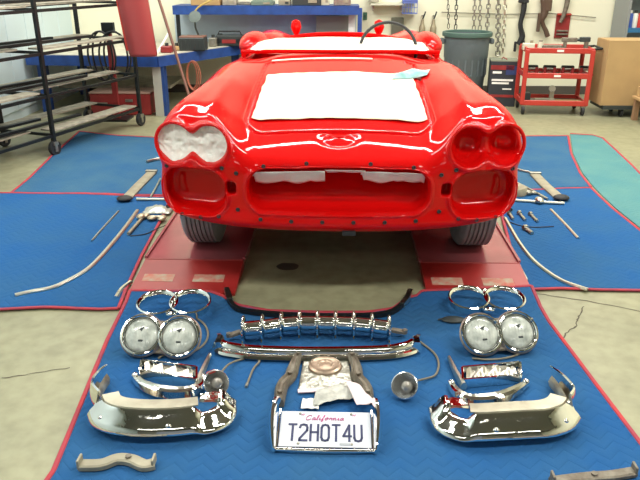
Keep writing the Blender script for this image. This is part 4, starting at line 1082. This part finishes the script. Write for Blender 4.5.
for k in range(3): MB().box((0,-.10,-.08+.07*k),(.18,.006,.006)).build('wire', bl, t)
MB().box((0,0,-.08),(.18,.21,.006)).build('floor_mesh', bl, t)
for px, label in ((421,'left one of two tan spray guns hanging on the back wall left of the bin'),(432,'right one of two tan spray guns hanging on the back wall left of the bin')):
    t = thing('spray_gun', label, 'tool', G(px,26,0,8.72)); m = MB(); m.lathe([(.001,-.13),(.035,-.13),(.04,-.10),(.04,-.02),(.022,.03),(.015,.08),(.001,.09)], seg=18); m.build('cup', mat('tan_can', (.42,.36,.24), .5, .3, var=.3, scale=20), t, True)
    m = MB(); m.tube([(0,0,.08),(.02,-.01,.14),(.03,0,.17)], .009); m.build('nozzle', M_dark, t); MB().box((0,.035,.12),(.015,.06,.015)).build('hook', M_steel, t)
t = thing('wall_shelf', 'narrow white shelf on the back wall above the steering wheel', 'shelf', G(386,4,0,8.68))
MB().box((0,0,0),(.40,.2,.02)).build('board', mat('pale_shelf', (.62,.62,.5), .6), t)
for x in (-.17,.17): MB().box((x,.03,-.04),(.02,.14,.07)).build('shelf_bracket', M_steel, t)
wallthing('rolled_hose_box', (372,2), 'brown and grey box standing on the narrow white wall shelf', 'box', [('case',(0,-.10,.05),(.12,.12,.09),M_wood),('cap',(0,-.10,.1),(.10,.10,.02),M_steel)])
# rail and chains
ra, rb = G(440,-14,0,8.72), G(512,-14,0,8.72)
t = thing('hanging_rail', 'steel rail with hooks on the back wall above the grey bin', 'rail', (ra+rb)/2)
MB().bar(ra, rb, .02, .02).build('rail_bar', M_steel, t, origin=t.location)
for px in (446,455,473,478,485,493,499,505):
    p = G(px,-14,0,8.72); MB().tube([p, p+Vector((0,-.03,-.02)), p+Vector((0,-.05,-.05))], .005).build('hook', M_steel, t, origin=t.location)
def chain(px, y_end, label, thick=.016, px2=None, mm=M_steel):
    a = G(px,-10,0,8.66); b = G(px2 or px, y_end, 0, 8.66); t = thing('hanging_chain', label, 'chain', a, 0, None)
    n = int((a-b).length/.052)
    m0 = None
    ring = [(.0,-.020),(.010,-.012),(.010,.012),(0,.020),(-.010,.012),(-.010,-.012)]
    for i in range(n):
        p = a.lerp(b, (i+.5)/n)-a
        pts = [(u*thick/.008, 0, v*1.75) if i%2 else (0, u*thick/.008, v*1.75) for u, v in ring]
        if i < 2:
            o = MB().tube(pts, thick*.5, 5, closed=True).build('chain_link', mm, t, True)
            if i == 0: m0 = o.data
            else: m1 = o.data
        else:
            o = bpy.data.objects.new('chain_link', m1 if i%2 else m0); C.objects.link(o); o.parent = t
        o.location = p
chain(446,28,'thin dark chain hanging on the back wall at the left edge of the bin',.009,447,M_black)
chain(455,29,'dark chain hanging just right of the thin one, behind the bin',.012,454,M_black)
chain(473,30,'grey chain hanging behind the middle of the bin, left of a close pair',.014,472)
chain(478,30,'grey chain hanging behind the right half of the bin, right of a close pair',.014,478)
chain(487,31,'grey chain hanging above the right rim of the bin',.016,485)
chain(496,55,'long heavy chain hanging down behind the black carton, left one of two',.020,496)
chain(503,52,'long light chain hanging down behind the black carton, right one of two',.015,501,M_alu)
# hanging tools
def hangtool(px, pts, label, rr, mm=M_black, kids=()):
    d = 8.72; c_ = G(px[0], px[1], 0, d); t = thing('hanging_tool', label, 'tool', c_)
    P = [G(x, y, 0, d) for x, y in pts]
    MB().tube(spline(P,4), .02, 8, rr=list(np.interp(np.linspace(0,1,len(spline(P,4))), np.linspace(0,1,len(rr)), rr))).build('tool_body', mm, t, True, c_)
    for (x, y, s_) in kids: 
        p = G(x, y, 0, d-.02)-c_; MB().box(p, s_, bev=.006).build('tool_head', mm, t)
    MB().cyl(P[0]+Vector((0,.06,0)), P[0]+Vector((0,-.02,0)), .008, 6).build('peg', M_steel, t, False, c_)
hangtool((521,4), [(522,-6),(521,10),(518,24),(520,36),(516,44)], 'black riveting tool hanging left above the red trolley', [.03,.035,.028,.03,.04,.03], kids=((521,0,(.12,.05,.06)),(513,46,(.03,.03,.12)),(521,44,(.03,.03,.10))))
hangtool((541,6), [(541,-6),(542,10),(539,20),(543,30),(545,36)], 'dark brown drill hanging above the middle of the red trolley', [.05,.05,.045,.025,.03,.03], mat('dark_brown_tool',(.10,.06,.04),.5), kids=((536,22,(.035,.04,.22)),(545,5,(.08,.06,.13))))
hangtool((563,4), [(565,-6),(563,6),(560,16),(557,22)], 'grey curved tool hanging over the red plaque', [.035,.03,.025,.02], M_rust)
wallthing('red_plaque', (559,25), 'dark red pegged holder board on the back wall above the trolley', 'holder', [('board',(0,-.012,0),(.17,.024,.29),M_redd),('top_lip',(0,-.03,.13),(.17,.04,.02),M_redm),('slot_bar',(0,-.035,-.06),(.14,.03,.02),M_rust),('slot_bar',(0,-.035,-.10),(.14,.03,.02),M_rust)])
t = thing('cable_run', 'thin grey cable running along the back wall above the trolley', 'cable', G(500,14,0,8.76))
MB().tube([G(x,y,0,8.76) for x,y in ((440,12),(500,14),(548,13),(592,17))], .006, 6).build('cable', M_cable, t, True, t.location)

# ================================================================= BIN, CARTON, TROLLEY, BOXES
p = G(466,105,0); p = Vector((G(464,60,0,8.25).x, 8.25, 0))
t = thing('rubbish_bin', 'large round grey-green plastic bin against the back wall', 'bin', p)
gb = mat('grey_green_plastic', (.12,.15,.165), .6, var=.2, scale=4)
m = MB(); m.lathe([(.001,.01),(.20,.0),(.215,.02),(.235,.28),(.242,.30),(.248,.50),(.256,.52),(.262,.74),(.262,.78),(.25,.78),(.24,.4),(.20,.03),(.001,.03)], seg=40); m.build('bin_body', gb, t, True)
m = MB(); m.lathe([(.262,.755),(.285,.755),(.290,.775),(.288,.800),(.270,.808),(.255,.80),(.255,.78)], seg=40); m.build('rim', mat('green_rim', (.075,.14,.12), .55), t, True)
for s_ in (-1,1): MB().box((s_*.285,0,.70),(.05,.12,.06), bev=.012).build('handle', gb, t)
for k in range(10):
    a = R(180+18*k+9); MB().box((.247*math.cos(a),.247*math.sin(a),.42),(.008,.02,.20),rz=a).build('rib', gb, t)
p = Vector((G(500.5,80,0,8.05).x, 8.05, 0))
t = thing('black_carton', 'tall black and blue carton with pale print, between the bin and the red trolley', 'carton', p, R(-8))
MB().box((0,0,.255),(.31,.28,.51), bev=.004).build('box_body', mat('black_print_card', (.03,.035,.045), .5), t)
MB().box((0,0,.512),(.31,.28,.012)).build('box_top', mat('grey_tape_card', (.22,.24,.18), .6), t)
for a, b, c_, nm in (((-.02,.19+.25),(.26,.05),M_redd,'red_band'),((.08,.16+.25),(.12,.10),mat('navy_print',(.03,.05,.16),.5),'blue_field'),((-.075,.135+.25),(.10,.025),M_white,'pale_print'),((-.01,.05+.25),(.24,.022),M_white,'pale_print'),((-.03,.015+.25),(.19,.022),M_white,'pale_print'),((.05,-.05+.25),(.10,.015),M_white,'pale_print'),((0,-.13+.25),(.26,.03),M_redd,'red_band')):
    MB().box((a[0],-.1425,a[1]),(b[0],.002,b[1])).build(nm, c_, t)
MB().tube([(-.03,-.04,.52),(-.02,-.06,.545),(.03,-.04,.52)], .006).build('carry_strap', M_redd, t)

TX0, TX1 = G(519,112,0).x, G(586,115,0).x
tp = Vector(((TX0+TX1)/2-.01, 7.62, 0)); TW = (TX1-TX0)-.02; TD = .42
t = thing('red_trolley', 'red three-shelf steel workshop trolley in front of the back wall', 'trolley', tp, R(-5))
for sx_ in (-1,1):
    for sy_ in (-1,1):
        MB().box((sx_*TW/2, sy_*TD/2, .40),(.045,.03,.58), bev=.004).build('post', M_redm, t)
        x, y = sx_*(TW/2-.02), sy_*(TD/2-.02)
        m = MB(); m.box((x,y,.098),(.05,.05,.02)); m.box((x-.022,y,.07),(.006,.03,.06)); m.box((x+.022,y,.07),(.006,.03,.06)); m.build('caster_fork', M_steel, t)
        m = MB(); m.M = Matrix.Translation(Vector((x,y,.05))) @ Matrix.Rotation(math.pi/2,4,'Y'); m.lathe([(.001,-.013),(.02,-.014),(.048,-.013),(.05,0),(.048,.013),(.02,.014),(.001,.013)], seg=18); m.build('caster_wheel', M_black, t, True)
for z in (.13,.42,.68):
    MB().box((0,0,z-.02),(TW,TD,.012)).build('tray', mat('grey_tray', (.30,.28,.24), .5, .3, var=.3), t)
    for sy_ in (-1,1): MB().box((0,sy_*TD/2,z),(TW+.03,.02,.055), bev=.004).build('tray_lip', M_redm, t)
    for sx_ in (-1,1): MB().box((sx_*TW/2,0,z),(.02,TD,.055), bev=.004).build('tray_lip', M_redm, t)
    if z > .3: MB().box((0,-TD/2-.012,z),(.07,.003,.022)).build('white_tag', M_white, t)
MB().tube([(TW/2+.0,-.15,.69),(TW/2+.10,-.15,.70),(TW/2+.10,.15,.70),(TW/2,.15,.69)], .012).build('push_handle', M_blackm, t)
TM = Matrix.Translation(tp) @ Matrix.Rotation(R(-5),4,'Z')
def on_trolley(name, x, y, z, label, cat, parts, rz=0):
    p = TM @ Vector((x,y,z)); t = thing(name, label, cat, p, R(-5)+rz)
    for nm, kind, a, b, mm in parts:
        if kind == 'box': MB().box(a, b, bev=.006).build(nm, mm, t)
        elif kind == 'cyl': MB().cyl(a, b, .018, 10).build(nm, mm, t, True)
        else: MB().cyl(a, b, kind, 14).build(nm, mm, t, True)
    return t
pos = ['at the left end', 'second from the left', 'third from the left', 'at the right end']
for k in range(4):
    on_trolley('axle_stand', -TW/2+.09+k*.19, -.05, .406, 'dark red clamp-like tool '+pos[k]+' of the trolley middle shelf', 'tool',
        [('base','box',(0,0,.015),(.15,.10,.03),M_redd),('upright','box',(-.05,0,.055),(.03,.06,.06),M_redd),('upright','box',(.05,0,.055),(.03,.06,.06),M_redd),('spindle','cyl',(-.07,0,.07),(.07,0,.07),M_steel),('jaw','box',(0,0,.092),(.13,.05,.025),M_blackm)])
on_trolley('plane_tool', -.30,-.02,.666,'pale rounded sander at the left end of the trolley top','tool',[('body','box',(0,0,.035),(.12,.09,.07),mat('pale_plastic',(.62,.62,.50),.5)),('knob','cyl',(.03,0,.06),(.03,0,.10),M_tan)])
on_trolley('spray_can', -.17,.0,.666,'small cream can on the trolley top beside the sander','can',[('body',.030,(0,0,0),(0,0,.085),mat('cream_paint_can',(.70,.68,.55),.4)),('cap',.022,(0,0,.085),(0,0,.10),M_steel)])
on_trolley('grinder', -.05,-.02,.666,'grey flat grinder in the middle of the trolley top','tool',[('body','box',(0,0,.03),(.20,.08,.05),M_rust),('disc',.05,(.09,0,.02),(.09,0,.035),M_steel),('grip','cyl',(-.08,0,.03),(-.14,.03,.045),M_dark)])
on_trolley('air_drill', .12,-.02,.666,'dark air drill with its barrel pointing right on the trolley top','tool',[('barrel','box',(0,0,.11),(.16,.045,.045),M_rust),('grip','box',(-.04,0,.05),(.035,.04,.10),M_rust),('chuck',.016,(.08,0,.11),(.12,0,.11),M_dark)])
on_trolley('impact_wrench', .28,-.02,.666,'dark impact wrench standing at the right end of the trolley top','tool',[('barrel','box',(.0,0,.115),(.11,.05,.05),M_dark),('grip','box',(.02,0,.05),(.04,.045,.10),M_rust),('anvil',.012,(-.055,0,.115),(-.085,0,.115),M_steel)])
on_trolley('air_sander', -.28,-.05,.116,'black air sander on the bottom shelf of the trolley','tool',[('body','box',(0,0,.05),(.10,.10,.10),M_dark),('pad','box',(.06,0,.012),(.12,.09,.024),M_steel)])
on_trolley('pipe_clamp', -.02,-.05,.116,'pale grey clamp with a ring head on the trolley bottom shelf','tool',[('foot','box',(-.05,0,.02),(.22,.05,.04),M_tan),('stem','box',(.02,0,.08),(.05,.03,.10),M_tan),('ring',.035,(.02,-.015,.145),(.02,.015,.145),mat('pale_ring',(.6,.6,.52),.4))])
on_trolley('wooden_strip', .20,-.03,.116,'long pale strip lying on the right of the trolley bottom shelf','strip',[('strip','box',(0,0,.012),(.34,.06,.024),M_card)])

# large carton on a dolly
p0, p1 = G(597,104,0,7.35), G(664,104,0,7.35)
cw_ = 1.05; cb = Vector((p0.x+cw_/2-.01, 7.50, 0)); t = thing('carton_dolly', 'low dark dolly on casters under the large cardboard box', 'dolly', cb)
MB().box((0,0,.105),(cw_*.95,.40,.04)).build('platform', M_dark, t)
for x in (-.28,.35):
    for y in (-.14,.14):
        m = MB(); m.box((x,y,.08),(.04,.04,.015)); m.build('caster_plate', M_steel, t)
        m = MB(); m.M = Matrix.Translation(Vector((x,y,.045))) @ Matrix.Rotation(math.pi/2,4,'Y'); m.lathe([(.001,-.015),(.043,-.014),(.045,0),(.043,.014),(.001,.015)], seg=18); m.build('caster_wheel', M_black, t, True)
t = thing('cardboard_box', 'large plain tan cardboard box standing on the dolly beside the red trolley', 'box', cb+Vector((0,0,.126)))
def carton(t, w_, d_, h_):
    MB().box((0,0,h_/2),(w_,d_,h_)).build('box_body', M_card, t)
    MB().box((-w_*.25,0,h_+.004),(w_*.49,d_,.006)).build('flap', M_card, t); MB().box((w_*.25,0,h_+.004),(w_*.49,d_,.006)).build('flap', M_card, t)
    MB().box((-w_*.06,-d_/2-.001,h_-.03),(.05,.002,.07)).build('tape', mat('pale_tape', (.68,.60,.42), .4), t)
carton(t, cw_, .36, .66)
sb = Vector((G(640,118,0,6.95).x+.17, 7.05, 0)); t = thing('low_table', 'low wooden stand with a brown foot at the right edge, before the large box', 'stand', sb)
MB().box((0,0,.235),(.42,.36,.03), bev=.004).build('stand_top', M_card, t)
for x in (-.17,.17):
    for y in (-.13,.13): MB().box((x,y,.11),(.05,.05,.22)).build('leg', mat('brown_wood', (.30,.18,.10), .7), t)
t = thing('small_box', 'small cardboard box on the low stand at the right edge', 'box', sb+Vector((.0,0,.251))); 
MB().box((0,0,.05),(.36,.3,.10), bev=.003).build('box_body', M_card, t); MB().box((0,0,.103),(.36,.14,.004)).build('flap', M_card, t)
# blue shelf unit at the right
sx0 = G(618,30,0,8.4).x; t = thing('blue_shelf_unit', 'blue and grey shelf unit at the right end of the back wall', 'shelf', (sx0+.5,8.5,0)); o_ = t.location
MB().box((sx0,8.5,.8),(.03,.44,1.6)).build('side_panel', mat('grey_side', (.25,.27,.27), .5), t, origin=o_); MB().box((sx0+1.0,8.5,.8),(.03,.44,1.6)).build('side_panel', mat('grey_side', (.25,.27,.27), .5), t, origin=o_)
for z in (.35,.82,1.22): MB().box((sx0+.5,8.5,z),(.97,.44,.05)).build('shelf_board', mat('shelf_blue', (.03,.16,.34), .5), t, origin=o_)
MB().box((sx0+.5,8.71,.8),(.97,.02,1.6)).build('back_panel', mat('grey_back', (.38,.42,.44), .6), t, origin=o_)
for k, (px, col, nm, lab) in enumerate([(624,(.05,.12,.5),'blue','dark blue spray can with a white cap, leftmost on the blue shelf'),(629,(.75,.75,.7),'white','white can beside the dark blue one on the blue shelf'),(634,(.55,.05,.04),'red','red can on the blue shelf, right of the white one'),(639,(.5,.08,.05),'red2','red and dark can on the blue shelf at the edge of the picture')]):
    p = G(px,27,0,8.36); t = thing('aerosol_can', lab, 'can', (p.x,8.36,.845)); mm = mat('can_'+nm, col, .35)
    m = MB(); m.lathe([(.001,0),(.030,0),(.032,.01),(.032,.14),(.022,.16),(.001,.16)], seg=18); m.build('can_body', mm, t, True)
    m = MB(); m.lathe([(.016,.16),(.018,.19),(.001,.192)], seg=14); m.build('cap', M_white if k == 0 else M_dark, t, True)
